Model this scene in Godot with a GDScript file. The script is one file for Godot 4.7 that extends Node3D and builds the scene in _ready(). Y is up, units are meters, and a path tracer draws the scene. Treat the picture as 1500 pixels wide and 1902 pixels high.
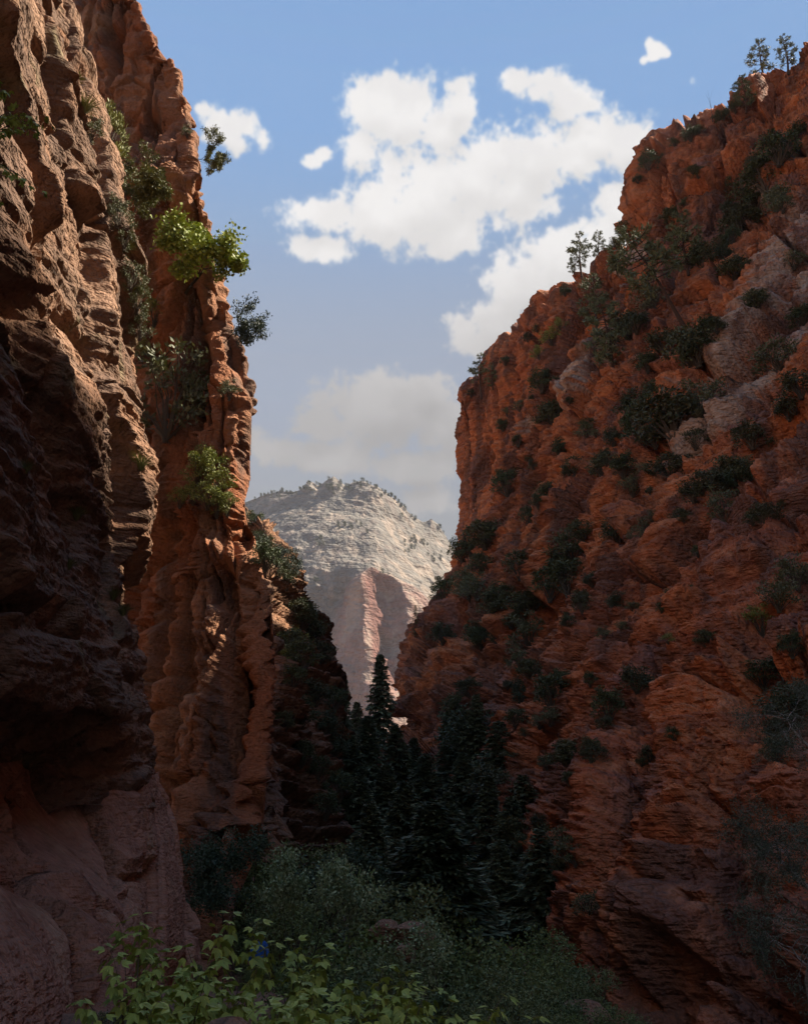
extends Node3D
# A red sandstone canyon seen from a trail: a sunlit wall with a cave on one side, a shaded red cliff on the other,
# conifers on the canyon floor and a pale dome of rock far behind.

const FOCAL := 1716.0
const PITCH := 0.30892
const EYE := Vector3(0, 1.7, 0)
const SUN := Vector3(0.576, 0.772, -0.269)

var rng := RandomNumberGenerator.new()
var big: FastNoiseLite
var mid: FastNoiseLite
var fine: FastNoiseLite
var ridge: FastNoiseLite
var pit: FastNoiseLite
var bed: FastNoiseLite
var warp: FastNoiseLite
var streak: FastNoiseLite
var block: FastNoiseLite
var crack: FastNoiseLite
var M := {}
var taken := {}
var near_at := {}     # coarse index of rock surfaces by sight line, for rooting plants on real rock

# ---------------------------------------------------------------- helpers
func at(px: float, py: float, depth: float) -> Vector3:
	var x := (px - 750.0) / FOCAL
	var y := (951.0 - py) / FOCAL
	var dy := y * cos(PITCH) + sin(PITCH)
	var dz := cos(PITCH) - y * sin(PITCH)
	return EYE + Vector3(x, dy, -dz) * (depth / dz)

func seen(p: Vector3) -> Vector3:      # photo column, photo row, depth along the view axis
	var q := p - EYE
	var f := -q.z * cos(PITCH) + q.y * sin(PITCH)
	var u := q.y * cos(PITCH) + q.z * sin(PITCH)
	if f < 0.1:
		return Vector3(-1, -1, -1)
	return Vector3(750.0 + q.x / f * FOCAL, 951.0 - u / f * FOCAL, f)

func make_noise(sd: int, length: float, octaves := 4, kind := FastNoiseLite.FRACTAL_FBM, type := FastNoiseLite.TYPE_SIMPLEX_SMOOTH) -> FastNoiseLite:
	var n := FastNoiseLite.new()
	n.seed = sd
	n.noise_type = type
	n.frequency = 1.0 / length
	n.fractal_type = kind
	n.fractal_octaves = octaves
	n.fractal_gain = 0.5
	return n

func numbered(called: String) -> String:
	var k: int = taken.get(called, 0)
	taken[called] = k + 1
	return called if k == 0 else "%s_%03d" % [called, k]

func tag(o: Node, label: String, category: String, group := "", kind := "") -> void:
	o.set_meta("label", label)
	if category: o.set_meta("category", category)
	if group: o.set_meta("group", group)
	if kind: o.set_meta("kind", kind)

func base(called: String, where := Vector3.ZERO) -> Node3D:
	var o := Node3D.new()
	o.name = numbered(called)
	o.position = where
	return o

func part(called: String, mesh: Mesh, m: Material, parent: Node) -> MeshInstance3D:
	var o := MeshInstance3D.new()
	o.name = called
	o.mesh = mesh
	o.material_override = m
	parent.add_child(o, true)
	return o

# ---------------------------------------------------------------- rock sheets
# A sheet is a smooth surface through a net of points that is then roughened along its normals.
class Sheet:
	var net: Array            # columns of points
	var us: PackedFloat32Array
	var vs: PackedFloat32Array
	var pos: Array = []
	var out: Array = []
	var nor: Array = []
	var col: Array = []
	var rough: Callable
	var tint: Callable
	var flip := 1.0

	func steps(counts: Array) -> PackedFloat32Array:
		var r := PackedFloat32Array()
		for i in counts.size():
			for k in counts[i]:
				r.append(i + float(k) / counts[i])
		r.append(counts.size())
		return r

	func curve(a: Array, t: float) -> Vector3:
		var i := clampi(int(t), 0, a.size() - 2)
		var p: Vector3 = a[i]
		var q: Vector3 = a[i + 1]
		var o: Vector3 = a[i - 1] if i > 0 else p * 2.0 - q
		var r: Vector3 = a[i + 2] if i + 2 < a.size() else q * 2.0 - p
		return p.cubic_interpolate(q, o, r, t - i)

	func lay(c: int) -> void:
		var rows: int = net[0].size()
		var mids := []
		for r in rows:
			var line := []
			for k in net.size():
				line.append(net[k][r])
			mids.append(curve(line, us[c]))
		var a := PackedVector3Array()
		a.resize(vs.size())
		for k in vs.size():
			a[k] = curve(mids, vs[k])
		pos[c] = a

	func normals(src: Array, c: int) -> PackedVector3Array:
		var a: PackedVector3Array = src[maxi(c - 1, 0)]
		var b: PackedVector3Array = src[mini(c + 1, src.size() - 1)]
		var m: PackedVector3Array = src[c]
		var n := m.size()
		var r := PackedVector3Array()
		r.resize(n)
		for k in n:
			r[k] = (b[k] - a[k]).cross(m[mini(k + 1, n - 1)] - m[maxi(k - 1, 0)]).normalized() * flip
		return r

	func roughen(c: int) -> void:
		var n := normals(pos, c)
		var src: PackedVector3Array = pos[c]
		var a := PackedVector3Array()
		a.resize(src.size())
		for k in src.size():
			a[k] = src[k] + rough.call(src[k], n[k])
		out[c] = a

	func finish(c: int) -> void:
		var n := normals(out, c)
		nor[c] = n
		var src: PackedVector3Array = out[c]
		var b: PackedVector3Array = pos[c]
		var a := PackedColorArray()
		a.resize(src.size())
		for k in src.size():
			a[k] = tint.call(src[k])
		col[c] = a

func in_threads(work: Callable, n: int) -> void:
	var id := WorkerThreadPool.add_group_task(work, n, -1, true)
	WorkerThreadPool.wait_for_group_task_completion(id)

func sheet(called: String, net: Array, cu: Array, cv: Array, rough: Callable, tint: Callable, m: Material, index := true) -> MeshInstance3D:
	var s := Sheet.new()
	s.net = net
	s.us = s.steps(cu)
	s.vs = s.steps(cv)
	s.rough = rough
	s.tint = tint
	var nu := s.us.size()
	var nv := s.vs.size()
	for a in [s.pos, s.out, s.nor, s.col]:
		a.resize(nu)
	in_threads(s.lay, nu)
	var test := s.normals(s.pos, nu / 2)
	var p0: Vector3 = s.pos[nu / 2][nv / 2]
	if test[nv / 2].dot(EYE - p0) < 0.0:
		s.flip = -1.0
	in_threads(s.roughen, nu)
	in_threads(s.finish, nu)
	var v := PackedVector3Array()
	var n := PackedVector3Array()
	var cl := PackedColorArray()
	for c in nu:
		v.append_array(s.out[c])
		n.append_array(s.nor[c])
		cl.append_array(s.col[c])
	var ix := PackedInt32Array()
	ix.resize((nu - 1) * (nv - 1) * 6)
	var w := 0
	for c in nu - 1:
		for k in nv - 1:
			var i := c * nv + k
			if s.flip > 0.0:
				ix[w] = i; ix[w + 1] = i + 1; ix[w + 2] = i + nv
				ix[w + 3] = i + 1; ix[w + 4] = i + nv + 1; ix[w + 5] = i + nv
			else:
				ix[w] = i; ix[w + 1] = i + nv; ix[w + 2] = i + 1
				ix[w + 3] = i + 1; ix[w + 4] = i + nv; ix[w + 5] = i + nv + 1
			w += 6
	var arr := []
	arr.resize(Mesh.ARRAY_MAX)
	arr[Mesh.ARRAY_VERTEX] = v
	arr[Mesh.ARRAY_NORMAL] = n
	arr[Mesh.ARRAY_COLOR] = cl
	arr[Mesh.ARRAY_INDEX] = ix
	var mesh := ArrayMesh.new()
	mesh.add_surface_from_arrays(Mesh.PRIMITIVE_TRIANGLES, arr)
	var o := MeshInstance3D.new()
	o.name = numbered(called)
	o.mesh = mesh
	o.material_override = m
	o.set_meta("kind", "structure")
	add_child(o)
	if index:
		for i in range(0, v.size(), 2):
			var e := seen(v[i])
			if e.z > 0.0 and e.x > -60 and e.x < 1560 and e.y > -60 and e.y < 1960:
				var key := int(e.x / 6.0 + 100.0) * 1000 + int(e.y / 6.0 + 100.0)
				var had = near_at.get(key)
				if had == null or had.w > e.z:
					near_at[key] = Vector4(v[i].x, v[i].y, v[i].z, e.z)
	return o

func rock_at(px: float, py: float) -> Vector4:     # the rock one sees there, with its depth
	for r in 8:
		for d in [[0, 0], [0, 1], [1, 0], [-1, 0], [0, 2], [1, 1], [-1, 1], [0, 3], [0, 4]]:
			var key := int(px / 6.0 + 100.0 + d[0] * (1 + r * 0.3)) * 1000 + int(py / 6.0 + 100.0 + d[1] + r)
			var h = near_at.get(key)
			if h != null:
				return h
	return Vector4(0, 0, 0, -1)

# dents and bulges at chosen places: [from, to, radius, out, hardness]
func sculpt(p: Vector3, list: Array) -> float:
	var d := 0.0
	for f in list:
		var a: Vector3 = f[0]
		var ab: Vector3 = f[1]
		var q := p - a
		var t: float = clampf(q.dot(ab) * f[5], 0.0, 1.0)
		var l := (q - ab * t).length()
		var r: float = f[2]
		if l < r:
			d += f[3] * smoothstep(0.0, f[4], 1.0 - l / r)
	return d

func dent(a: Vector3, b: Vector3, r: float, o: float, hard := 0.6) -> Array:
	var ab := b - a
	return [a, ab, r, o, hard, 1.0 / maxf(ab.length_squared(), 1e-6)]

func layer(x: float) -> float:
	return clampf(bed.get_noise_1d(x) * 2.6, -1.0, 1.0)

# ---------------------------------------------------------------- how each rock is shaped and coloured
var dents_near := []
var dents_buttress := []
var dents_red := []
var dents_dome := []
var pale_bands := []
var prow := []
var arch := []

func rough_near(p: Vector3, n: Vector3) -> Vector3:
	var w := big.get_noise_3dv(p * 3.0)
	var m := mid.get_noise_3dv(p)
	var s := p.y + p.z * 0.10 + m * 0.5 + w * 1.2
	var d := w * 1.0 + m * 0.42
	d += layer(s * 0.9) * 0.08
	d += fine.get_noise_3d(p.x, p.y * 1.6 + p.z * 0.1, p.z * 0.16) * 0.14
	d += fine.get_noise_3d(p.x * 2.4, p.y * 4.4 + 30.0, p.z * 0.6) * 0.10
	d += fine.get_noise_3d(p.x * 4.0, p.y * 7.0 + 70.0, p.z * 2.4) * 0.07
	# long grooves along the beds, upright joints, and plates flaked off between them
	var g := ridge.get_noise_3d(p.x * 1.2, p.y * 1.25 + p.z * 0.14, p.z * 0.16)
	d -= smoothstep(0.5, 0.92, g) * 0.38
	var jy := p.y * 0.16 + w
	var jz := p.z * 0.5 + m * 0.45
	d += block.get_noise_3d(p.x * 0.3, jy, jz) * 0.48
	d -= smoothstep(-0.91, -0.99, crack.get_noise_3d(p.x * 0.3, jy, jz)) * 0.8
	jy = p.y * 0.9 + p.z * 0.1 + m * 0.5
	jz = p.z * 0.28
	d += block.get_noise_3d(p.x * 0.5 + 9.0, jy, jz) * 0.13
	d += sculpt(p, dents_near)
	return n * d

func rough_ramp(p: Vector3, n: Vector3) -> Vector3:
	var w := big.get_noise_3dv(p * 3.0)
	var m := mid.get_noise_3dv(p * 0.7)
	var d := w * 0.7 + m * 0.30
	var g := ridge.get_noise_3d(p.x * 1.0 + 30.0, p.y * 0.9 - p.z * 0.5, p.z * 1.1 + p.y * 0.4)
	d -= smoothstep(0.45, 0.9, g) * 0.40
	var jz := p.z * 1.0 + p.y * 0.55 + m * 0.5
	d += block.get_noise_3d(p.x * 0.5, p.y * 0.45, jz) * 0.22
	d -= smoothstep(-0.92, -0.99, crack.get_noise_3d(p.x * 0.5, p.y * 0.45, jz)) * 0.25
	d += fine.get_noise_3dv(p * 1.5) * 0.06
	d += sculpt(p, dents_near)
	return n * d

func rough_buttress(p: Vector3, n: Vector3) -> Vector3:
	var w := big.get_noise_3dv(p * 1.8)
	var m := mid.get_noise_3dv(p * 0.8)
	var s := p.y + p.x * 0.12 + m * 0.8 + w * 2.0
	var slab := 1.0 - 0.72 * smoothstep(21.0, 24.0, p.y + w * 2.0)        # the smooth panel at the top
	var d := w * 1.5 * slab + m * 0.45 * slab
	var banded := smoothstep(-0.1, 0.35, warp.get_noise_3dv(p * 1.7))
	d += layer(s * 0.8) * 0.16 + layer(s * 3.0 + 9.0) * 0.13 * banded
	var g := ridge.get_noise_3d(p.x * 1.9, p.y * 0.13 + m, p.z * 1.2)
	d -= smoothstep(0.2, 0.85, g) * 1.5 * slab
	var jx := p.x * 0.75 + m * 0.5
	var joint := crack.get_noise_3d(jx, p.y * 0.09 + w * 0.5, p.z * 0.35)
	d -= smoothstep(-0.88, -0.99, joint) * 1.2
	d += block.get_noise_3d(jx, p.y * 0.09 + w * 0.5, p.z * 0.35) * 0.6 * slab
	var bx := p.x * 0.8 + m * 0.6
	d += block.get_noise_3d(bx, p.y * 0.6 + w, p.z * 0.5) * 0.28 * slab
	d -= smoothstep(-0.9, -0.99, crack.get_noise_3d(bx, p.y * 0.6 + w, p.z * 0.5)) * 0.3
	d += fine.get_noise_3d(p.x * 0.8, p.y * 1.2, p.z * 0.6) * 0.2 + fine.get_noise_3dv(p * 2.4) * 0.11
	d += sculpt(p, dents_buttress)
	return n * d

func rough_slope(p: Vector3, n: Vector3) -> Vector3:
	var w := big.get_noise_3dv(p)
	var m := mid.get_noise_3dv(p * 0.5)
	var s := p.y + m * 1.0 + w * 3.0
	var d := w * 3.0 + m * 1.4 + layer(s * 0.7) * 0.7 + layer(s * 2.2 + 5.0) * 0.22
	d += fine.get_noise_3dv(p * 0.5) * 0.6
	return n * d

func rough_red(p: Vector3, n: Vector3) -> Vector3:
	var w := big.get_noise_3dv(p)
	var m := mid.get_noise_3dv(p * 0.45)
	var q := warp.get_noise_3dv(p)
	var s := p.y * 1.0 + p.x * 0.10 - p.z * 0.06 + w * 5.0 + m * 1.2
	var mask := smoothstep(-0.1, 0.4, q)
	var k := clampf(Vector2(p.x, p.z).length() / 120.0, 0.35, 1.0)      # the foot of the wall is cut finer
	var low := smoothstep(30.0, 12.0, p.y + w * 8.0)
	var d := w * 4.2 + m * 0.5
	k *= 1.0 - 0.6 * smoothstep(-178.0, -198.0, p.z)                      # the far prow is sheer
	d += layer(s * 0.30) * 1.1 * (0.25 + 0.75 * mask) * k
	d += layer(s * 1.1 + 17.0) * 0.38 * mask * k
	# cross beds: each set of beds dips its own way
	var set_no := floorf(s / 8.0 + q)
	var dip := sin(set_no * 12.9) * 0.35
	var s2 := p.y + (p.x - p.z) * dip * 0.7 + m * 0.6
	d += layer(s2 * 1.6 + set_no * 31.0) * 0.34 * (1.15 - mask) * k
	# joints and the blocks between them
	var g := ridge.get_noise_3d(p.x * 0.55, p.y * 0.10 + w, p.z * 0.55)
	d -= smoothstep(0.35, 0.9, g) * 3.6
	var jx := p.x * 0.24 + m * 0.22
	var jy := p.y * 0.05 + w * 0.3
	var jz := p.z * 0.24
	d += block.get_noise_3d(jx, jy, jz) * 2.6 * k
	d -= smoothstep(-0.91, -0.99, crack.get_noise_3d(jx, jy, jz)) * 3.0 * k
	jx = p.x * 0.2 + m * 0.25
	jy = s * 0.85
	jz = p.z * 0.2 + m * 0.2
	d += block.get_noise_3d(jx, jy, jz) * 0.65 * k
	d -= smoothstep(-0.92, -0.99, crack.get_noise_3d(jx, jy, jz)) * 0.5 * k
	jx = p.x * 1.0 + m * 0.8
	d += block.get_noise_3d(jx * 0.5, s * 2.4, p.z * 0.5) * 0.22
	var g2 := ridge.get_noise_3d(p.x * 1.3 + 90.0, p.y * 0.3 * (1.0 - low * 0.6), p.z * 1.3)
	d -= smoothstep(0.3, 0.9, g2) * (0.6 + 1.2 * low)
	d += fine.get_noise_3dv(p * 0.4) * 0.26 * k + fine.get_noise_3dv(p * 1.1) * 0.20
	d += sculpt(p, dents_red)
	return n * d

func rough_dome(p: Vector3, n: Vector3) -> Vector3:
	var w := big.get_noise_3dv(p * 0.12)
	var m := mid.get_noise_3dv(p * 0.06)
	var g := ridge.get_noise_3d(p.x * 0.10, p.y * 0.012, p.z * 0.10)
	var low := smoothstep(380.0, 320.0, p.y)
	var d := w * 18.0 + m * 3.0 - smoothstep(0.3, 0.9, g) * (2.0 + 4.0 * low)
	d += layer(p.y * 0.09 + p.x * 0.03 + w * 1.5) * 0.7 + fine.get_noise_3dv(p * 0.045) * 3.0
	d += sculpt(p, dents_dome)
	return n * d

func mixc(a: Color, b: Color, t: float) -> Color:
	return a.lerp(b, clampf(t, 0.0, 1.0))

func grain(p: Vector3, k: float) -> float:
	return 1.0 + fine.get_noise_3dv(p * k) * 0.28

func tint_near(p: Vector3) -> Color:
	var w := warp.get_noise_3dv(p * 3.0)
	var st := streak.get_noise_3d(p.x, p.y * 0.12, p.z)
	var along := streak.get_noise_3d(p.x, p.y * 1.7 + 20.0, p.z * 0.22)
	var c := mixc(Color(0.37, 0.225, 0.15), Color(0.28, 0.15, 0.092), 0.5 + w * 1.3)
	c = mixc(c, Color(0.19, 0.122, 0.088), smoothstep(-0.15, 0.28, along + w * 0.4) * 0.85)
	c = mixc(c, Color(0.18, 0.115, 0.085), smoothstep(0.0, 0.42, st + 0.2 * w) * 0.75)
	c = mixc(c, Color(0.24, 0.22, 0.12), smoothstep(0.3, 0.6, mid.get_noise_3dv(p * 2.0 + Vector3(50, 0, 0))) * 0.5)
	return c * grain(p, 2.2)

func tint_ramp(p: Vector3) -> Color:
	var w := warp.get_noise_3dv(p * 3.0)
	var c := mixc(Color(0.50, 0.26, 0.175), Color(0.40, 0.195, 0.13), 0.5 + w * 1.3)
	c = mixc(c, Color(0.56, 0.34, 0.22), smoothstep(0.2, 0.5, streak.get_noise_3d(p.x, p.y * 0.4, p.z + p.y * 0.5)) * 0.6)
	return c * grain(p, 2.2)

func tint_buttress(p: Vector3) -> Color:
	var w := warp.get_noise_3dv(p * 2.0)
	var st := streak.get_noise_3d(p.x, p.y * 0.1, p.z)
	var c := mixc(Color(0.40, 0.20, 0.115), Color(0.36, 0.135, 0.065), 0.5 + w * 1.4)
	c = mixc(c, Color(0.17, 0.105, 0.078), smoothstep(-0.15, 0.28, st + w * 0.3) * 0.85)
	c = mixc(c, Color(0.46, 0.30, 0.20), smoothstep(0.25, 0.55, mid.get_noise_3dv(p + Vector3(9, 70, 0))) * 0.6)
	return c * grain(p, 1.6)

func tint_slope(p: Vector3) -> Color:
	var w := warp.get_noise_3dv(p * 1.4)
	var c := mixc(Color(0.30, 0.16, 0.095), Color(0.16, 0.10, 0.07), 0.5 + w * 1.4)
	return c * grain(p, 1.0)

func tint_red(p: Vector3) -> Color:
	var w := warp.get_noise_3dv(p * 1.1)
	var m := mid.get_noise_3dv(p * 0.5 + Vector3(0, 0, 40))
	var c := mixc(Color(0.60, 0.205, 0.085), Color(0.40, 0.15, 0.085), 0.5 + w * 1.3)
	var s := p.y + p.x * 0.10 - p.z * 0.06 + big.get_noise_3dv(p) * 5.0 + m * 1.2
	var bedded := layer(s * 0.9)
	c = mixc(c, Color(0.66, 0.29, 0.15), smoothstep(0.2, 0.9, bedded) * 0.55)
	c = mixc(c, Color(0.27, 0.10, 0.065), smoothstep(0.2, 0.9, -bedded) * 0.5)
	var pale := 0.0
	for f in pale_bands:
		var a: Vector3 = f[0]
		var ab: Vector3 = f[1]
		var q := p - a
		var t: float = clampf(q.dot(ab) * f[3], 0.0, 1.0)
		var l: float = (q - ab * t).length() / f[2] + m * 0.7 + bedded * 0.3
		pale = maxf(pale, smoothstep(1.0, 0.45, l))
	c = mixc(c, Color(0.55, 0.41, 0.32), pale * 0.9)
	c = mixc(c, Color(0.24, 0.14, 0.125), smoothstep(0.15, 0.5, m) * 0.7)
	var st := streak.get_noise_3d(p.x * 0.5, p.y * 0.05, p.z * 0.5)
	c = mixc(c, Color(0.18, 0.095, 0.07), smoothstep(-0.12, 0.34, st + w * 0.4) * 0.85)
	return c * grain(p, 0.8)

func tint_dome(p: Vector3) -> Color:
	var w := warp.get_noise_3dv(p * 0.09)
	var st := streak.get_noise_3d(p.x * 0.05, p.y * 0.004, p.z * 0.05)
	var l: float = Geometry3D.get_closest_point_to_segment(p, prow[0], prow[1]).distance_to(p) + w * 26.0
	var c := mixc(Color(0.27, 0.17, 0.142), Color(0.18, 0.168, 0.152), smoothstep(70.0, 112.0, l))
	var lines := layer(p.y * 0.10 + p.x * 0.02 + w * 2.0)
	c = mixc(c, Color(0.29, 0.25, 0.215), smoothstep(0.1, 0.9, lines) * 0.5)
	c = mixc(c, Color(0.36, 0.29, 0.235), smoothstep(0.08, 0.4, st) * 0.7)
	c = mixc(c, Color(0.16, 0.12, 0.105), smoothstep(0.1, 0.5, -st) * 0.5)
	c = mixc(c, Color(0.175, 0.078, 0.064), smoothstep(34.0, 24.0, Geometry3D.get_closest_point_to_segment(p, arch[0], arch[1]).distance_to(p) + w * 14.0) * 0.8)
	return c * grain(p, 0.06)

func tint_ground(p: Vector3) -> Color:
	var w := mid.get_noise_3dv(p)
	return mixc(Color(0.38, 0.21, 0.145), Color(0.26, 0.16, 0.11), 0.5 + w * 1.5) * grain(p, 3.0)

func floor_y(x: float, z: float) -> float:
	var d := -z
	var y := 0.0
	if d < 8.0: y = -0.03 * d
	elif d < 45.0: y = lerpf(-0.24, -6.5, smoothstep(4.0, 46.0, d))
	elif d < 230.0: y = lerpf(-6.5, 9.0, smoothstep(45.0, 230.0, d))
	else: y = 9.0
	if d > 0.0 and d < 50.0:                                   # the trail keeps high along the wall
		var bench := smoothstep(-1.6, -3.4, x)
		y = lerpf(y - 1.6 * smoothstep(2.0, 8.0, d), lerpf(0.15, -5.0, smoothstep(4.0, 44.0, d)), bench)
	return y

func rough_ground(p: Vector3, n: Vector3) -> Vector3:
	var far := smoothstep(60.0, 400.0, Vector2(p.x, p.z + 100.0).length())
	return Vector3(0, floor_y(p.x, p.z) * (1.0 - far) - 20.0 * far + mid.get_noise_2d(p.x, p.z) * 0.25, 0)

# ---------------------------------------------------------------- plants: building blocks
class Faces:
	var v := PackedVector3Array()
	var c := PackedColorArray()
	var ix := PackedInt32Array()

	func blade(p: Vector3, d: Vector3, side: Vector3, l: float, w: float, col: Color) -> void:
		var i := v.size()
		var m := p + d * (l * 0.45)
		v.append(p); v.append(m + side * w * 0.5); v.append(p + d * l); v.append(m - side * w * 0.5)
		for k in 4: c.append(col)
		ix.append_array(PackedInt32Array([i, i + 1, i + 2, i, i + 2, i + 3]))

	func tube(a: Vector3, b: Vector3, ra: float, rb: float, col: Color, sides := 4) -> void:
		var d := (b - a).normalized()
		var s := d.cross(Vector3.UP if absf(d.y) < 0.9 else Vector3.RIGHT).normalized()
		var t := d.cross(s)
		var i := v.size()
		for k in sides:
			var an := TAU * k / sides
			var o := s * cos(an) + t * sin(an)
			v.append(a + o * ra); v.append(b + o * rb)
			c.append(col); c.append(col)
		for k in sides:
			var q := i + 2 * k
			var r := i + 2 * ((k + 1) % sides)
			ix.append_array(PackedInt32Array([q, q + 1, r, r, q + 1, r + 1]))

	func mesh() -> ArrayMesh:
		var arr := []
		arr.resize(Mesh.ARRAY_MAX)
		arr[Mesh.ARRAY_VERTEX] = v
		arr[Mesh.ARRAY_COLOR] = c
		arr[Mesh.ARRAY_INDEX] = ix
		var m := ArrayMesh.new()
		if v.size() > 0:
			m.add_surface_from_arrays(Mesh.PRIMITIVE_TRIANGLES, arr)
		return m

func any_dir(g: RandomNumberGenerator) -> Vector3:
	return Vector3(g.randfn(), g.randfn(), g.randfn()).normalized()

func shade_of(g: RandomNumberGenerator, a: Color, b: Color) -> Color:
	var k := g.randf_range(0.8, 1.2)
	var q := a.lerp(b, g.randf())
	return Color(q.r * k, q.g * k, q.b * k)

func leaves_round(f: Faces, g: RandomNumberGenerator, p: Vector3, r: float, n: int, l: float, w: float, a: Color, b: Color, droop := 0.0) -> void:
	for k in n:
		var o := any_dir(g) * r * pow(g.randf(), 0.45)
		var d := (any_dir(g) + o.normalized() * 0.7 + Vector3.DOWN * droop).normalized()
		var s := d.cross(any_dir(g)).normalized()
		f.blade(p + o, d, s, l * g.randf_range(0.6, 1.25), w * g.randf_range(0.7, 1.2), shade_of(g, a, b))

# a rounded bush one unit across: uneven clumps on forking stems
func make_shrub(sd: int, clumps: int, per: int, l: float, a: Color, b: Color, tall := 0.8, spiky := 0.0) -> Node3D:
	var g := RandomNumberGenerator.new()
	g.seed = sd
	var wood := Faces.new()
	var f := Faces.new()
	for k in clumps:
		var an := g.randf() * TAU
		var up := pow(g.randf(), 0.8)
		var r := 0.44 * sqrt(1.0 - up * up * 0.8) * sqrt(g.randf_range(0.1, 1.0))
		var p := Vector3(cos(an) * r, (0.12 + up * 0.75) * tall, sin(an) * r)
		p *= g.randf_range(0.8, 1.12)
		var half := p * 0.5 + any_dir(g) * 0.05
		wood.tube(Vector3(g.randfn() * 0.02, -0.12, g.randfn() * 0.02), half, 0.012, 0.008, Color(0.09, 0.075, 0.06), 3)
		wood.tube(half, p, 0.008, 0.003, Color(0.09, 0.075, 0.06), 3)
		var cr := g.randf_range(0.09, 0.17)
		for j in per:
			var o := any_dir(g) * cr * pow(g.randf(), 0.5)
			o.y *= 0.8
			var d := (any_dir(g) + o.normalized() * 0.5 + (p.normalized() + Vector3.UP) * spiky).normalized()
			f.blade(p + o, d, d.cross(any_dir(g)).normalized(), l * g.randf_range(0.6, 1.3), l * g.randf_range(0.35, 0.6) * (1.0 - spiky * 0.3), shade_of(g, a, b))
	var o := Node3D.new()
	part("stems", wood.mesh(), M.wood, o)
	part("foliage", f.mesh(), M.leaf, o)
	return o

# a tuft of arching blades one unit tall
func make_tuft(sd: int, n: int, a: Color, b: Color) -> Node3D:
	var g := RandomNumberGenerator.new()
	g.seed = sd
	var f := Faces.new()
	for k in n:
		var an := g.randf() * TAU
		var out := Vector3(cos(an), 0, sin(an))
		var h := g.randf_range(0.5, 1.0)
		var lean := g.randf_range(0.1, 0.55)
		var p0 := out * 0.06 * g.randf()
		var p1 := p0 + Vector3(out.x * lean * 0.5, h * 0.6, out.z * lean * 0.5)
		var p2 := p1 + Vector3(out.x * lean * 0.8, h * 0.25, out.z * lean * 0.8)
		var s := out.cross(Vector3.UP)
		var col := shade_of(g, a, b)
		f.blade(p0, (p1 - p0).normalized(), s, (p1 - p0).length() * 1.1, 0.028, col)
		f.blade(p0.lerp(p1, 0.8), (p2 - p1).normalized(), s, (p2 - p1).length() * 1.3, 0.024, col)
	var o := Node3D.new()
	part("blades", f.mesh(), M.leaf, o)
	return o

# a fir one unit tall
func make_fir(sd: int, n: int, blades: int, wide: float, a: Color, b: Color, bare := 0.06) -> Node3D:
	var g := RandomNumberGenerator.new()
	g.seed = sd
	var wood := Faces.new()
	var f := Faces.new()
	var lean := Vector3(g.randfn() * 0.01, 0, g.randfn() * 0.01)
	for k in 8:
		var y0 := k / 8.0
		var y1 := (k + 1) / 8.0
		wood.tube(lean * y0 * y0 + Vector3.UP * (y0 * 0.985 - 0.02), lean * y1 * y1 + Vector3.UP * (y1 * 0.985 - 0.02), 0.014 * (1.02 - y0), 0.014 * (1.02 - y1), Color(0.06, 0.045, 0.038), 6)
	for k in n:
		var t := bare + (1.0 - bare) * pow(float(k) / n, 0.92)
		var l := wide * (pow(1.0 - t, 0.8) * g.randf_range(0.62, 1.12) + 0.05)
		if t < 0.25: l *= g.randf_range(0.5, 1.0)
		var an := k * 2.39996 + g.randfn() * 0.3
		var out := Vector3(cos(an), 0, sin(an))
		var root := lean * t * t + Vector3.UP * t
		var rise := lerpf(-0.1, 0.75, t * t)
		var tip := root + out * l + Vector3.UP * l * (rise - 0.30)
		wood.tube(root, root.lerp(tip, 0.6) + Vector3.UP * l * 0.06, 0.0032, 0.0018, Color(0.06, 0.045, 0.038), 3)
		var side := out.cross(Vector3.UP)
		for j in blades:
			var s := pow((j + g.randf()) / blades, 0.8)
			var p := root + out * l * s + Vector3.UP * l * (rise * s - 0.30 * s * s)
			var sg := 1.0 if g.randf() < 0.5 else -1.0
			var d := (out * g.randf_range(0.3, 1.0) + side * sg * g.randf_range(0.2, 1.0) * (1.1 - s * 0.5) + Vector3.DOWN * g.randf_range(-0.15, 0.65)).normalized()
			f.blade(p, d, (d.cross(Vector3.UP) + any_dir(g) * 0.5).normalized(), (0.018 + l * 0.22) * g.randf_range(0.6, 1.2), 0.0085 + l * 0.042, shade_of(g, a, b))
	for j in 10:
		f.blade(lean + Vector3.UP * (0.93 + 0.005 * j), (Vector3.UP + any_dir(g) * 0.5).normalized(), any_dir(g), 0.03, 0.008, a)
	var o := Node3D.new()
	part("trunk", wood.mesh(), M.wood, o)
	part("crown", f.mesh(), M.needle, o)
	return o

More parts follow.
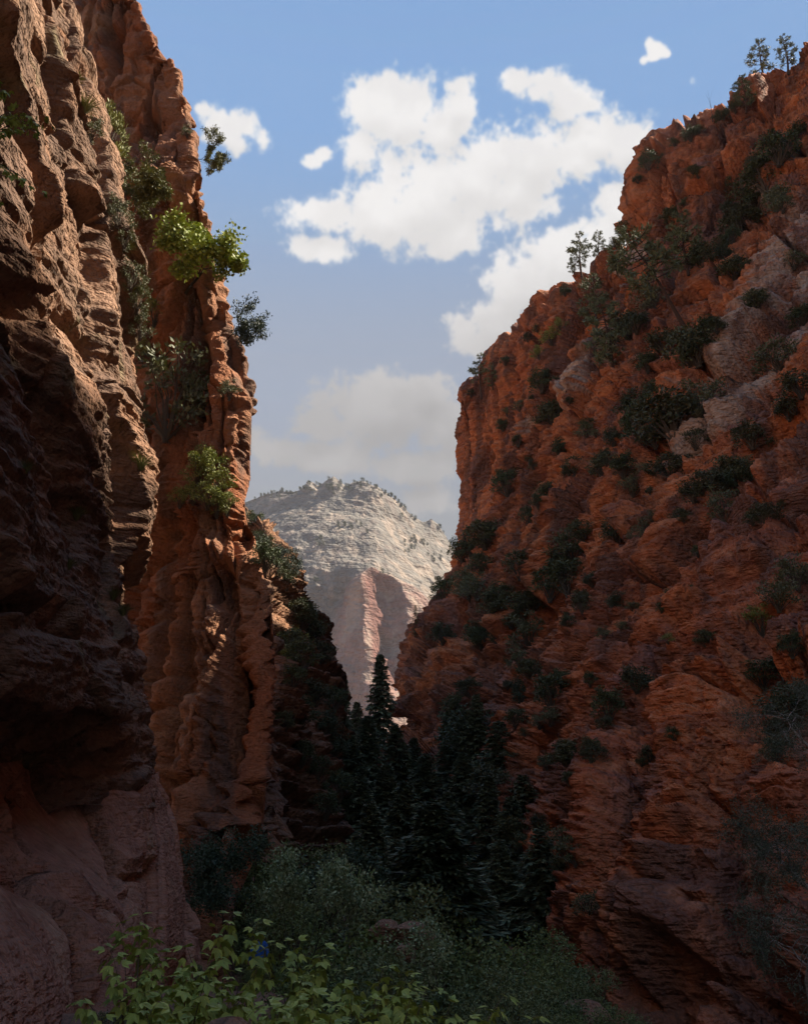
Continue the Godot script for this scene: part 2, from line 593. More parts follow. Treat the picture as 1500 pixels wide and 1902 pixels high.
# a pine one unit tall with open tufted limbs
func make_pine(sd: int, n: int, wide: float, bare: float, a: Color, b: Color, bend := Vector3.ZERO) -> Node3D:
	var g := RandomNumberGenerator.new()
	g.seed = sd
	var wood := Faces.new()
	var f := Faces.new()
	var bark := Color(0.075, 0.05, 0.038)
	var stem := func(t: float) -> Vector3: return Vector3.UP * (t * 0.97 - 0.03) + bend * sin(t * 2.4) * 0.4 + Vector3(sin(t * 7.0 + sd) * 0.012, 0, cos(t * 6.0 + sd) * 0.012)
	for k in 9:
		wood.tube(stem.call(k / 9.0), stem.call((k + 1) / 9.0), 0.020 * (1.06 - k / 9.0), 0.020 * (1.06 - (k + 1) / 9.0), bark, 6)
	for k in n:
		var t := bare + (0.98 - bare) * (k + g.randf()) / n
		var an := k * 2.39996 + g.randfn() * 0.5
		var out := Vector3(cos(an), 0, sin(an))
		var q := (t - bare) / (1.0 - bare)
		var l := wide * (0.35 + 0.65 * sin(PI * pow(1.0 - q, 0.75) * 0.85)) * g.randf_range(0.55, 1.15) * (1.0 - 0.55 * q * q)
		var root: Vector3 = stem.call(t)
		var tip := root + out * l + Vector3.UP * l * g.randf_range(-0.25, 0.45)
		var knee := root.lerp(tip, 0.55) + Vector3.DOWN * l * 0.08
		wood.tube(root, knee, 0.0055, 0.004, bark, 3)
		wood.tube(knee, tip, 0.004, 0.002, bark, 3)
		for c in g.randi_range(3, 5):
			var p := knee.lerp(tip, g.randf_range(0.1, 1.05)) + any_dir(g) * l * 0.14
			var r := l * g.randf_range(0.16, 0.26) + 0.012
			for j in 16:
				var d := (any_dir(g) + Vector3.UP * 0.35 + out * 0.25).normalized()
				f.blade(p + any_dir(g) * r * 0.35, d, d.cross(any_dir(g)).normalized(), r * g.randf_range(0.7, 1.15), r * 0.22, shade_of(g, a, b))
	var o := Node3D.new()
	part("trunk", wood.mesh(), M.wood, o)
	part("crown", f.mesh(), M.needle, o)
	return o

# forking wood with leaves on its last twigs
func grow(wood: Faces, f: Faces, g: RandomNumberGenerator, p: Vector3, d: Vector3, l: float, r: float, depth: int, o: Dictionary) -> void:
	var bendy: float = o.get("bend", 0.25)
	var q := p
	var dd := d
	var rr := r
	for k in 3:
		dd = (dd + any_dir(g) * bendy + Vector3.UP * o.get("rise", 0.05)).normalized()
		var e := q + dd * l / 3.0
		wood.tube(q, e, rr, rr * 0.82, o.wood, 5 if r > 0.03 else 3)
		rr *= 0.82
		q = e
		if depth <= o.get("leafy", 1) and o.n > 0:
			leaves_round(f, g, q, l * o.get("cluster", 0.3), o.n, o.size, o.size * o.get("ratio", 0.55), o.a, o.b, o.get("droop", 0.2))
	if depth == 0:
		return
	for k in g.randi_range(o.get("fork_min", 2), o.get("fork_max", 3)):
		var side := any_dir(g)
		side = (side - dd * side.dot(dd)).normalized()
		var nd: Vector3 = (dd + side * g.randf_range(0.5, 1.1) * o.get("spread", 0.9)).normalized()
		grow(wood, f, g, q if k < 2 else p.lerp(q, g.randf_range(0.4, 0.9)), nd, l * g.randf_range(0.62, 0.85), rr * 0.75, depth - 1, o)

func make_tree(sd: int, l: float, r: float, depth: int, o: Dictionary, lean := Vector3.UP) -> Node3D:
	var g := RandomNumberGenerator.new()
	g.seed = sd
	var wood := Faces.new()
	var f := Faces.new()
	grow(wood, f, g, Vector3.DOWN * l * 0.1, lean.normalized(), l, r, depth, o)
	var n := Node3D.new()
	part("trunk", wood.mesh(), M.wood, n)
	if o.n > 0:
		part("crown", f.mesh(), M.leaf, n)
	return n

var used := {}
func put(proto: Node3D, called: String, where: Vector3, scale: Vector3, turn: float, label: String, category: String, group := "", tilt := Vector3.ZERO) -> Node3D:
	var o: Node3D
	if used.has(proto):
		o = proto.duplicate()
	else:
		o = proto
		used[proto] = true
	o.name = numbered(called)
	add_child(o)
	o.basis = Basis.from_euler(tilt) * Basis(Vector3.UP, turn) * Basis.from_scale(scale)
	o.position = where
	tag(o, label, category, group)
	return o

# a thing of so many photo pixels rooted on the rock seen at that place
func on_rock(proto: Node3D, called: String, px: float, py: float, tall: float, label: String, category: String, group := "", wide := 1.0, tilt := Vector3.ZERO, sink := 0.0, clear := 0.05, turn := -1.0) -> Node3D:
	var h := rock_at(px, py)
	if h.w < 0.0:
		return null
	var s := tall * h.w / FOCAL
	var foot := Vector3(h.x, h.y - s * sink, h.z)
	foot += (EYE - foot).normalized() * s * clear
	return put(proto, called, foot, Vector3(s * wide, s, s * wide), rng.randf() * TAU if turn < 0.0 else turn, label, category, group, tilt)

func boulder_mesh(sd: int, flat := 0.6) -> ArrayMesh:
	var sp := SphereMesh.new()
	sp.radius = 0.5
	sp.height = 1.0
	sp.radial_segments = 40
	sp.rings = 24
	var st := SurfaceTool.new()
	st.create_from(sp, 0)
	var arr := st.commit_to_arrays()
	var v: PackedVector3Array = arr[Mesh.ARRAY_VERTEX]
	var cl := PackedColorArray()
	for k in v.size():
		var p := v[k]
		var d := p.normalized()
		var e := 0.5
		for j in 9:                                           # broken faces
			var nn := Vector3(sin(j * 3.1 + sd), sin(j * 1.7 + sd * 2.3) * 0.8, cos(j * 2.3 + sd * 0.7)).normalized()
			var q := d.dot(nn)
			if q > 0.05:
				e = minf(e, (0.36 + 0.06 * sin(j * 5.0 + sd)) / q)
		e += mid.get_noise_3dv(d * 3.0 + Vector3(sd * 9, 0, 0)) * 0.05 + fine.get_noise_3dv(d * 2.0 + Vector3(sd * 5, 0, 0)) * 0.03
		v[k] = d * e * Vector3(1.0, flat, 0.85)
		cl.append(Color(0.36, 0.22, 0.15).lerp(Color(0.28, 0.15, 0.10), 0.5 + mid.get_noise_3dv(d * 6.0)))
	var out := []
	out.resize(Mesh.ARRAY_MAX)
	out[Mesh.ARRAY_VERTEX] = v
	out[Mesh.ARRAY_COLOR] = cl
	out[Mesh.ARRAY_INDEX] = arr[Mesh.ARRAY_INDEX]
	var m := ArrayMesh.new()
	m.add_surface_from_arrays(Mesh.PRIMITIVE_TRIANGLES, out)
	return m

# one drooping leaf of three leaflets, one unit long along +z
func three_leaflets(sd: int, a: Color, b: Color) -> ArrayMesh:
	var g := RandomNumberGenerator.new()
	g.seed = sd
	var f := Faces.new()
	f.tube(Vector3.ZERO, Vector3(0, 0, 0.36), 0.010, 0.007, a.lerp(Color(0.2, 0.12, 0.06), 0.4), 3)
	for q in [[0.0, 0.36, 0.64, 0.36], [0.85, 0.34, 0.52, 0.30], [-0.85, 0.34, 0.52, 0.30]]:
		var an: float = q[0] + g.randfn() * 0.12
		var d := Vector3(sin(an), 0, cos(an))
		var s := Vector3(cos(an), 0, -sin(an))
		var p := Vector3(0, 0, q[1])
		var l: float = q[2] * g.randf_range(0.88, 1.1)
		var w: float = q[3] * g.randf_range(0.85, 1.1)
		var dn := g.randf_range(0.12, 0.3) * l
		var pts := [p, p + d * l * 0.38 + s * w * 0.5 - Vector3.UP * (0.05 * l - w * 0.12), p + d * l * 0.66 + s * w * 0.34 - Vector3.UP * (dn * 0.5 - w * 0.08), p + d * l - Vector3.UP * dn, p + d * l * 0.66 - s * w * 0.34 - Vector3.UP * (dn * 0.5 - w * 0.08), p + d * l * 0.38 - s * w * 0.5 - Vector3.UP * (0.05 * l - w * 0.12), p + d * l * 0.5 - Vector3.UP * dn * 0.3]
		var i := f.v.size()
		var col := shade_of(g, a, b)
		for e in pts:
			f.v.append(e)
			f.c.append(col)
		for k in 6:
			f.ix.append_array(PackedInt32Array([i + k, i + (k + 1) % 6, i + 6]))
	return f.mesh()

var leaf_kinds := []
# a young tree whose arching shoots reach the given points; every leaf is its own
func sapling(foot: Vector3, tips: Array, size: float, label: String, group: String, called := "sapling") -> Node3D:
	var o := base(called, foot)
	add_child(o)
	tag(o, label, "sapling", group)
	var wood := Faces.new()
	var col := Color(0.12, 0.09, 0.06)
	var ends := []
	for tip in tips:
		ends.append([tip, 1])
		for k in 3:
			var an := rng.randf() * TAU
			ends.append([tip + Vector3(cos(an) * 0.34, -rng.randf_range(0.06, 0.26), sin(an) * 0.34) * rng.randf_range(0.7, 1.25), 0])
	for end in ends:
		var e: Vector3 = end[0] - foot
		var fork := e * 0.45 + Vector3(-e.x * 0.22, e.y * 0.12, -e.z * 0.22)
		var last := Vector3.ZERO
		var n := 9
		var pts := []
		for k in n + 1:
			var t := float(k) / n
			var p := Vector3.ZERO.lerp(fork, t).lerp(fork.lerp(e, t), t) + Vector3.UP * 0.13 * sin(t * PI) * e.length() - Vector3.UP * 0.05 * t * t * t
			pts.append(p)
		for k in n:
			var r0: float = (0.016 if end[1] else 0.009) * (1.05 - float(k) / n)
			wood.tube(pts[k], pts[k + 1], r0, r0 * 0.85, col, 5)
		var total := e.length()
		var from := maxf(0.25, 1.0 - 0.55 / total)
		var nodes := 6
		for k in nodes + 1:
			var t := lerpf(from, 1.0, float(k) / nodes)
			var x := t * n
			var i := mini(int(x), n - 1)
			var p: Vector3 = pts[i].lerp(pts[i + 1], x - i)
			var along: Vector3 = (pts[i + 1] - pts[i]).normalized()
			var an := (k % 2) * PI * 0.5 + rng.randf_range(-0.4, 0.4)
			for sg in [-1.0, 1.0]:
				var side: Vector3 = along.cross(Vector3.UP).normalized() * cos(an) * sg + along.cross(along.cross(Vector3.UP)).normalized() * sin(an) * sg
				var d: Vector3 = (side * 0.75 + along * 0.35 + Vector3.DOWN * rng.randf_range(0.4, 1.5)).normalized()
				if k == nodes: d = (along * 0.7 + Vector3.DOWN * 0.5 + side * 0.35).normalized()
				var xx := Vector3.UP.cross(d).normalized()
				var yy: Vector3 = d.cross(xx)
				var m := MeshInstance3D.new()
				m.name = "leaf"
				m.mesh = leaf_kinds[rng.randi() % leaf_kinds.size()]
				m.material_override = M.big_leaf
				var s := size * rng.randf_range(0.7, 1.15) * lerpf(1.0, 0.75, float(k) / nodes)
				m.transform = Transform3D(Basis(xx, yy, d).rotated(d, rng.randf_range(-0.5, 0.5)).scaled(Vector3.ONE * s), p)
				o.add_child(m, true)
	part("stem", wood.mesh(), M.wood, o)
	return o

# ---------------------------------------------------------------- the hiker
func capsule_field(p: Vector3, list: Array) -> float:
	var r := 9.0
	for b in list:
		var a: Vector3 = b[0]
		var ab: Vector3 = b[1] - a
		var t := clampf((p - a).dot(ab) / maxf(ab.length_squared(), 1e-6), 0.0, 1.0)
		var d: float = (p - a - ab * t).length() - lerpf(b[2], b[3], t)
		var h := clampf(0.5 + 0.5 * (r - d) / 0.035, 0.0, 1.0)
		r = lerpf(r, d, h) - 0.035 * h * (1.0 - h)
	return r

func body_mesh(list: Array, lo: Vector3, hi: Vector3, cell: float, paint: Callable) -> ArrayMesh:
	var nx := int((hi.x - lo.x) / cell) + 2
	var ny := int((hi.y - lo.y) / cell) + 2
	var nz := int((hi.z - lo.z) / cell) + 2
	var f := PackedFloat32Array()
	f.resize(nx * ny * nz)
	for x in nx:
		for y in ny:
			for z in nz:
				f[(x * ny + y) * nz + z] = capsule_field(lo + Vector3(x, y, z) * cell, list)
	var where := {}
	var st := SurfaceTool.new()
	st.begin(Mesh.PRIMITIVE_TRIANGLES)
	st.set_smooth_group(0)
	var count := 0
	for x in nx - 1:
		for y in ny - 1:
			for z in nz - 1:
				var s := Vector3.ZERO
				var n := 0
				var vals := []
				for k in 8:
					vals.append(f[((x + (k & 1)) * ny + y + ((k >> 1) & 1)) * nz + z + (k >> 2)])
				for e in [[0, 1], [2, 3], [4, 5], [6, 7], [0, 2], [1, 3], [4, 6], [5, 7], [0, 4], [1, 5], [2, 6], [3, 7]]:
					var a: float = vals[e[0]]
					var b: float = vals[e[1]]
					if (a < 0.0) != (b < 0.0):
						var pa := Vector3(e[0] & 1, (e[0] >> 1) & 1, e[0] >> 2)
						var pb := Vector3(e[1] & 1, (e[1] >> 1) & 1, e[1] >> 2)
						s += pa.lerp(pb, a / (a - b))
						n += 1
				if n > 0:
					var p := lo + (Vector3(x, y, z) + s / n) * cell
					where[(x * ny + y) * nz + z] = count
					st.set_color(paint.call(p))
					st.add_vertex(p)
					count += 1
	for x in range(1, nx - 1):
		for y in range(1, ny - 1):
			for z in range(1, nz - 1):
				var i := (x * ny + y) * nz + z
				for axis in [[ny * nz, nz, 1], [nz, 1, ny * nz], [1, ny * nz, nz]]:
					var ia: bool = f[i] < 0.0
					if ia != (f[i + axis[0]] < 0.0):
						var q := [i, i - axis[1], i - axis[1] - axis[2], i - axis[2]]
						if not ia: q.reverse()
						for k in [0, 1, 2, 0, 2, 3]:
							st.add_index(where[q[k]])
	st.generate_normals()
	return st.commit()

func build_hiker(foot: Vector3) -> void:
	var o := base("person", foot)
	add_child(o)
	tag(o, "person in a blue jacket walking on the trail among shrubs", "person")
	var b := [
		[Vector3(0, 1.02, 0), Vector3(0, 1.40, 0.01), 0.135, 0.165], [Vector3(-0.12, 1.43, 0), Vector3(0.12, 1.43, 0), 0.075, 0.075],
		[Vector3(0, 0.93, 0), Vector3(0, 1.02, 0), 0.15, 0.14], [Vector3(0, 1.46, 0), Vector3(0, 1.56, -0.01), 0.052, 0.05],
		[Vector3(0, 1.63, 0), Vector3(0, 1.68, -0.01), 0.085, 0.095], [Vector3(0, 1.60, 0.06), Vector3(0, 1.63, 0.07), 0.05, 0.045],
		[Vector3(-0.085, 0.92, 0), Vector3(-0.09, 0.50, 0.10), 0.092, 0.062], [Vector3(-0.09, 0.50, 0.10), Vector3(-0.09, 0.09, 0.02), 0.06, 0.042],
		[Vector3(0.085, 0.92, 0), Vector3(0.09, 0.50, -0.02), 0.092, 0.062], [Vector3(0.09, 0.50, -0.02), Vector3(0.09, 0.10, -0.20), 0.06, 0.042],
		[Vector3(-0.09, 0.05, 0.0), Vector3(-0.09, 0.035, 0.17), 0.045, 0.035], [Vector3(0.09, 0.07, -0.22), Vector3(0.09, 0.035, -0.06), 0.045, 0.035],
		[Vector3(-0.2, 1.40, 0), Vector3(-0.25, 1.12, -0.07), 0.056, 0.045], [Vector3(-0.25, 1.12, -0.07), Vector3(-0.24, 0.90, 0.04), 0.044, 0.034],
		[Vector3(0.2, 1.40, 0), Vector3(0.25, 1.12, 0.05), 0.056, 0.045], [Vector3(0.25, 1.12, 0.05), Vector3(0.23, 0.93, 0.2), 0.044, 0.034],
	]
	for s in [-1.0, 1.0]:
		var w := Vector3(0.24 * s, 0.88 if s < 0 else 0.91, 0.05 if s < 0 else 0.23)
		for k in 4:
			var r := w + Vector3(0, -0.01, (k - 1.5) * 0.021)
			b.append([r, r + Vector3(-0.012 * s, -0.09 + absf(k - 1.3) * 0.012, 0.01), 0.0095, 0.008])
		b.append([w + Vector3(0, 0, 0.03), w + Vector3(-0.01 * s, -0.05, 0.06), 0.010, 0.009])
	var paint := func(p: Vector3) -> Color:
		if p.y > 1.5: return Color(0.36, 0.21, 0.15) if p.z > -0.02 and p.y < 1.72 else Color(0.05, 0.035, 0.025)
		if p.y < 0.10: return Color(0.05, 0.04, 0.035)
		if absf(p.x) > 0.18 and p.y < 0.93: return Color(0.36, 0.21, 0.15)
		if p.y > 0.93: return Color(0.05, 0.17, 0.56)
		return Color(0.06, 0.06, 0.07)
	part("body", body_mesh(b, Vector3(-0.36, -0.03, -0.32), Vector3(0.36, 1.84, 0.36), 0.024, paint), M.cloth, o)
	o.rotation.y = -2.6

# ---------------------------------------------------------------- planting
func build_plants() -> void:
	M.wood = leaf_material(0.0, 0.95)
	M.cloth = leaf_material(0.0, 0.85)
	M.big_leaf = leaf_material(0.5, 0.45)
	var olive := Color(0.090, 0.108, 0.050)
	var dark := Color(0.052, 0.064, 0.034)
	var sage := Color(0.15, 0.16, 0.10)
	var lime := Color(0.27, 0.29, 0.085)
	var fir_a := Color(0.11, 0.14, 0.072)
	var fir_b := Color(0.16, 0.18, 0.095)
	var shrubs_dark := []
	for k in 5:
		shrubs_dark.append(make_shrub(100 + k, 30 + 4 * k, 56, 0.062, [olive, Color(0.10, 0.10, 0.055), Color(0.085, 0.12, 0.055), Color(0.12, 0.125, 0.06), Color(0.075, 0.10, 0.06)][k], dark, [0.8, 0.65, 0.95, 0.7, 0.85][k]))
	var shrubs_sage := []
	for k in 3:
		shrubs_sage.append(make_shrub(120 + k, 30, 46, 0.065, sage, olive, [0.75, 0.9, 0.7][k], 0.4))
	var shrubs_lime := []
	for k in 2:
		shrubs_lime.append(make_shrub(130 + k, 24, 40, 0.075, lime, Color(0.10, 0.13, 0.035), 0.9, 0.2))
	var bushes := []
	for k in 4:
		bushes.append(make_shrub(170 + k, 44, 120, 0.034, [Color(0.20, 0.25, 0.09), Color(0.15, 0.20, 0.09), Color(0.22, 0.25, 0.11), Color(0.18, 0.24, 0.07)][k], Color(0.10, 0.13, 0.055), [0.9, 0.8, 1.0, 0.85][k]))
	var pines := [make_pine(200, 40, 0.20, 0.22, fir_a, fir_b), make_pine(201, 46, 0.24, 0.16, fir_a, fir_b), make_pine(202, 34, 0.22, 0.3, fir_a, fir_b), make_pine(204, 60, 0.27, 0.10, fir_a, fir_b)]
	var firs := [make_fir(300, 230, 64, 0.23, fir_a, fir_b), make_fir(301, 210, 64, 0.27, fir_a, fir_b), make_fir(302, 190, 56, 0.19, fir_a, fir_b), make_fir(303, 150, 56, 0.25, fir_a, fir_b, 0.2), make_fir(304, 170, 60, 0.30, Color(0.075, 0.115, 0.065), fir_b, 0.1)]

	# --- pines of the shaded red cliff
	for q in [[1463, 88, 62, 0], [1417, 148, 76, 0], [1380, 190, 56, 1], [1078, 492, 66, 2], [1112, 472, 46, 0], [1062, 496, 34, 1], [888, 722, 62, 2], [917, 706, 36, 1]]:
		on_rock(pines[q[3]], "pine_tree", q[0], q[1] + 8, q[2] * 1.6, "small pine standing against the sky on the crest of the red cliff", "pine tree", "pines on the crest of the red cliff", 1.1, Vector3.ZERO, 0.08)
	on_rock(make_pine(205, 60, 0.26, 0.12, fir_a, fir_b), "pine_tree", 1272, 500, 146, "broad upright pine growing on the red face above the leaning pine", "pine tree", "", 1.05, Vector3.ZERO, 0.05)
	on_rock(make_pine(206, 40, 0.30, 0.45, fir_a, fir_b, Vector3(0.1, 0, 0.05)), "pine_tree", 1268, 605, 240, "pine with a long bare trunk leaning out from the red cliff", "pine tree", "", 0.85, Vector3(0.1, 0, 0.52), 0.03)
	on_rock(make_pine(207, 50, 0.24, 0.2, fir_a, fir_b), "pine_tree", 1140, 700, 190, "tall dark pine below the crest on the red cliff, beside pale slabs", "pine tree", "", 1.0, Vector3(0, 0, 0.12), 0.04)
	on_rock(make_pine(208, 50, 0.26, 0.15, fir_a, fir_b), "pine_tree", 1105, 600, 120, "bushy pine just under the crest of the red cliff", "pine tree", "", 1.0, Vector3.ZERO, 0.04)
	on_rock(make_fir(310, 90, 22, 0.22, fir_a, fir_b, 0.2), "fir_tree", 768, 1192, 72, "lone little fir on the low shoulder of the red cliff", "fir tree", "", 1.0, Vector3.ZERO, 0.06)
	var snag := {"n": 0, "wood": Color(0.07, 0.06, 0.055), "spread": 0.7, "bend": 0.06, "fork_min": 1, "fork_max": 2, "rise": 0.25, "size": 0.1, "a": olive, "b": olive}
	on_rock(make_tree(401, 0.55, 0.022, 3, snag), "dead_tree", 1320, 222, 52, "thin bare dead trunk on the crest of the red cliff", "dead tree", "", 0.8, Vector3.ZERO, 0.0)
	on_rock(make_tree(402, 0.62, 0.018, 3, snag), "dead_tree", 566, 1098, 74, "bare dead trunk standing on the crest of the dark slope", "dead tree", "", 0.8, Vector3.ZERO, 0.0)

	# --- shrubs of the red cliff
	var spots := [[1420, 330, 62], [1392, 362, 52], [1370, 412, 66], [1450, 372, 54], [1445, 282, 50], [1482, 250, 40], [1400, 300, 40], [1292, 652, 84], [1440, 660, 96], [1484, 716, 80], [1462, 762, 66], [1250, 780, 120], [1192, 806, 80], [1302, 752, 66], [1112, 866, 56], [1152, 866, 60], [1062, 872, 46], [1022, 772, 46], [962, 752, 34], [1002, 712, 34], [1212, 736, 48], [1204, 676, 56], [1164, 606, 60], [1212, 556, 66], [1092, 576, 46], [1302, 476, 56], [1342, 456, 56], [1352, 886, 70], [1342, 946, 54], [1392, 806, 54], [1302, 896, 66], [1244, 866, 56], [1084, 986, 60], [1062, 1016, 60], [1014, 1096, 84], [992, 1116, 56], [1034, 1056, 56], [892, 1046, 66], [882, 1096, 80], [912, 1126, 66], [862, 1156, 56], [952, 1156, 46], [1252, 1112, 40], [1192, 972, 34], [1142, 992, 46], [1330, 600, 40], [1360, 500, 44], [1400, 560, 40], [1470, 480, 46], [1490, 590, 40],
		[1230, 640, 50], [1180, 760, 46], [1130, 790, 40], [1090, 800, 50], [1040, 830, 44], [1000, 850, 40], [960, 820, 34], [930, 790, 30], [905, 760, 26], [940, 900, 40], [980, 960, 46], [920, 970, 40], [1010, 920, 44], [1170, 900, 44], [1210, 930, 40], [1260, 960, 44], [1420, 950, 50], [1470, 880, 60], [1390, 870, 46], [1120, 1060, 44], [1180, 1050, 40], [1080, 1120, 44], [960, 1060, 46], [930, 1200, 60], [980, 1240, 56], [890, 1180, 60], [1040, 1200, 50], [1130, 1320, 60], [1120, 1180, 36], [840, 1230, 50], [820, 1180, 40], [870, 1280, 60], [920, 1320, 60], [1000, 1340, 50], [1290, 1020, 30], [1330, 350, 40], [1290, 320, 30], [1250, 400, 34], [1230, 330, 30],
		[850, 1330, 70], [880, 1380, 80], [930, 1400, 76], [960, 1460, 90], [1000, 1420, 70], [900, 1470, 96], [1010, 1520, 80], [950, 1560, 100], [1060, 1400, 60], [1080, 1290, 56], [1020, 1290, 60], [960, 1290, 66], [830, 1290, 60], [1100, 1400, 50], [1040, 1600, 90], [1180, 1270, 44], [1120, 1250, 50], [1200, 1400, 40], [1010, 1660, 90], [1090, 1680, 70], [1310, 1180, 46], [1420, 1260, 60], [1470, 1320, 70], [1440, 1400, 60], [860, 1080, 70], [900, 1000, 56], [930, 1110, 64], [1050, 1080, 60], [1150, 1120, 46], [980, 1190, 60]]
	for k in spots.size():
		if k > 50 and k < 92 and k % 3 == 1:
			continue
		for j in 1 + (k % 4):
			var q: Array = spots[k]
			var off := rng.randfn() * 26.0 if j > 0 else 0.0
			var px: float = q[0] + off
			var py: float = q[1] + 6.0 - off * 0.9 + (rng.randfn() * 9.0 if j > 0 else 0.0)
			var size: float = q[2] * (rng.randf_range(0.8, 1.45) if j == 0 else rng.randf_range(0.3, 0.9))
			var place := "on the middle ledges of the shaded red cliff"
			if py < 500: place = "high on the red cliff below the crest pines"
			elif px > 1180 and py < 830: place = "beside the pale slabs of the red cliff"
			elif px > 1180: place = "around the dark alcove of the red cliff"
			elif py > 1000: place = "on the dim lower face of the red cliff"
			if k % 5 == 3:
				on_rock(shrubs_sage[k % 3], "shrub", px, py, size * 0.95, "grey-green shrub " + place, "shrub", "grey-green shrubs of the red cliff", rng.randf_range(1.0, 1.5), Vector3.ZERO, 0.15)
			else:
				on_rock(shrubs_dark[rng.randi() % 5], "shrub", px, py, size, "dark olive shrub " + place, "shrub", "dark shrubs of the red cliff", rng.randf_range(0.95, 1.5), Vector3.ZERO, 0.15)
	for q in [[1202, 300, 40], [1222, 276, 26], [1250, 262, 24], [1278, 246, 34], [1300, 236, 22], [1340, 212, 34], [1362, 200, 30], [1160, 430, 40], [1140, 455, 30], [1044, 540, 24], [1000, 610, 22], [978, 625, 20], [940, 668, 20], [870, 730, 18], [1182, 330, 20]]:
		on_rock(shrubs_dark[rng.randi() % 5], "shrub", q[0], q[1] + 6, q[2], "low shrub on the skyline of the red cliff", "shrub", "shrubs on the skyline of the red cliff", 1.2, Vector3.ZERO, 0.1)
	for q in [[1240, 1192, 24], [1022, 640, 40], [1040, 610, 30], [1000, 665, 30]]:
		on_rock(shrubs_lime[0], "shrub", q[0], q[1], q[2], "small yellow-green bush on the red cliff", "shrub", "yellow-green bushes of the red cliff", 1.2, Vector3.ZERO, 0.1)

	# --- plants of the buttress and the near wall
	var wisp := {"n": 12, "wood": Color(0.10, 0.085, 0.07), "spread": 0.8, "bend": 0.25, "rise": 0.10, "size": 0.055, "ratio": 0.3, "a": Color(0.17, 0.18, 0.075), "b": Color(0.10, 0.11, 0.05), "cluster": 0.32, "leafy": 2, "fork_min": 2, "fork_max": 4}
	on_rock(make_shrub(140, 40, 60, 0.09, Color(0.25, 0.26, 0.09), Color(0.16, 0.17, 0.06), 1.1, 0.9), "shrub", 186, 300, 120, "pale yellow bush high in the seam of the sunlit wall", "shrub", "", 0.75)
	on_rock(make_tree(411, 0.3, 0.012, 4, wisp, Vector3(0.5, 1, 0.2)), "shrub", 228, 425, 170, "wispy fine-leaved bush spilling from the seam below the orange overhang", "shrub")
	on_rock(make_tree(412, 0.3, 0.012, 4, wisp, Vector3(0.6, 0.7, 0.2)), "shrub", 262, 400, 130, "thin twiggy bush under the dark alcove of the buttress", "shrub")
	var broad := {"n": 9, "wood": Color(0.045, 0.032, 0.024), "spread": 1.15, "bend": 0.25, "rise": 0.0, "size": 0.046, "ratio": 0.75, "a": Color(0.30, 0.34, 0.07), "b": Color(0.17, 0.22, 0.05), "cluster": 0.6, "leafy": 2, "fork_min": 3, "fork_max": 4, "droop": 0.3}
	on_rock(make_tree(421, 0.34, 0.02, 4, broad, Vector3(0.25, 1, 0.3)), "broadleaf_tree", 345, 545, 165, "bright green leafy tree jutting from the buttress against the sky", "tree", "", 1.1, Vector3(0.1, 0, -0.15), 0.0, 0.25, 0.0)
	on_rock(make_tree(422, 0.42, 0.014, 3, broad, Vector3(0.3, 1, 0.3)), "broadleaf_tree", 300, 660, 130, "slim tree with a dark bent trunk on the buttress", "tree", "", 0.8, Vector3.ZERO, 0.0, 0.2)
	on_rock(shrubs_lime[1], "shrub", 285, 600, 60, "leafy yellow-green bush beside the slim tree's trunk", "shrub", "", 1.0, Vector3.ZERO, 0.0, 0.2)
	var blue := broad.duplicate()
	blue.a = Color(0.045, 0.07, 0.06); blue.b = Color(0.06, 0.08, 0.06); blue.n = 6; blue.size = 0.034
	on_rock(make_tree(423, 0.34, 0.012, 4, blue, Vector3(1, 0.8, 0.2)), "shrub", 414, 632, 110, "sparse dark shrub reaching out from the buttress edge into the sky", "shrub", "", 1.0, Vector3.ZERO, 0.0, 0.1, 0.0)
	on_rock(make_tree(424, 0.34, 0.012, 4, wisp, Vector3(0.6, -0.45, 0.3)), "shrub", 352, 292, 84, "shrub hanging from the buttress edge below the orange overhang", "shrub", "", 1.0, Vector3.ZERO, 0.0, 0.05, 0.0)
	on_rock(shrubs_sage[0], "shrub", 345, 252, 30, "small dry shrub on the buttress edge beside the little cloud", "shrub")
	on_rock(shrubs_sage[1], "shrub", 312, 790, 190, "large grey-green shrub filling a hollow of the buttress", "shrub", "", 0.95, Vector3.ZERO, 0.1, 0.2)
	on_rock(shrubs_sage[2], "shrub", 372, 750, 110, "dry grey-green shrub on the buttress next to the largest shrub", "shrub", "", 1.2, Vector3.ZERO, 0.1)
	on_rock(shrubs_sage[0], "shrub", 420, 740, 50, "thin dry shrub near the bulging edge of the buttress", "shrub")
	for q in [[340, 850, 60], [368, 866, 66], [398, 856, 70], [412, 890, 64], [388, 908, 60], [358, 905, 50], [422, 925, 48], [332, 915, 46], [405, 930, 50], [380, 840, 56]]:
		on_rock(shrubs_lime[rng.randi() % 2], "creeper", q[0], q[1] + 14, q[2], "patch of green creeper on the face of the buttress below the shrubs", "creeper", "creepers on the buttress", 1.0, Vector3(0.3, 0, 0), 0.3, 0.15)
	for q in [[168, 232, 56], [176, 268, 64], [192, 318, 60], [204, 352, 70], [214, 392, 64], [224, 432, 60], [234, 474, 54], [241, 512, 60], [249, 552, 64], [255, 600, 60], [262, 642, 50]]:
		on_rock(shrubs_lime[int(q[0]) % 2] if int(q[1]) % 4 else shrubs_sage[1], "shrub", q[0] + 4, q[1] + 20, q[2] * 1.1, "sunlit bush in the line of bushes down the seam of the near wall", "shrub", "bushes down the seam", rng.randf_range(0.7, 1.0), Vector3.ZERO, 0.1, 0.3)
	var tufts := [make_tuft(501, 240, Color(0.20, 0.20, 0.08), Color(0.13, 0.13, 0.055)), make_tuft(502, 200, Color(0.17, 0.18, 0.07), Color(0.10, 0.11, 0.045))]
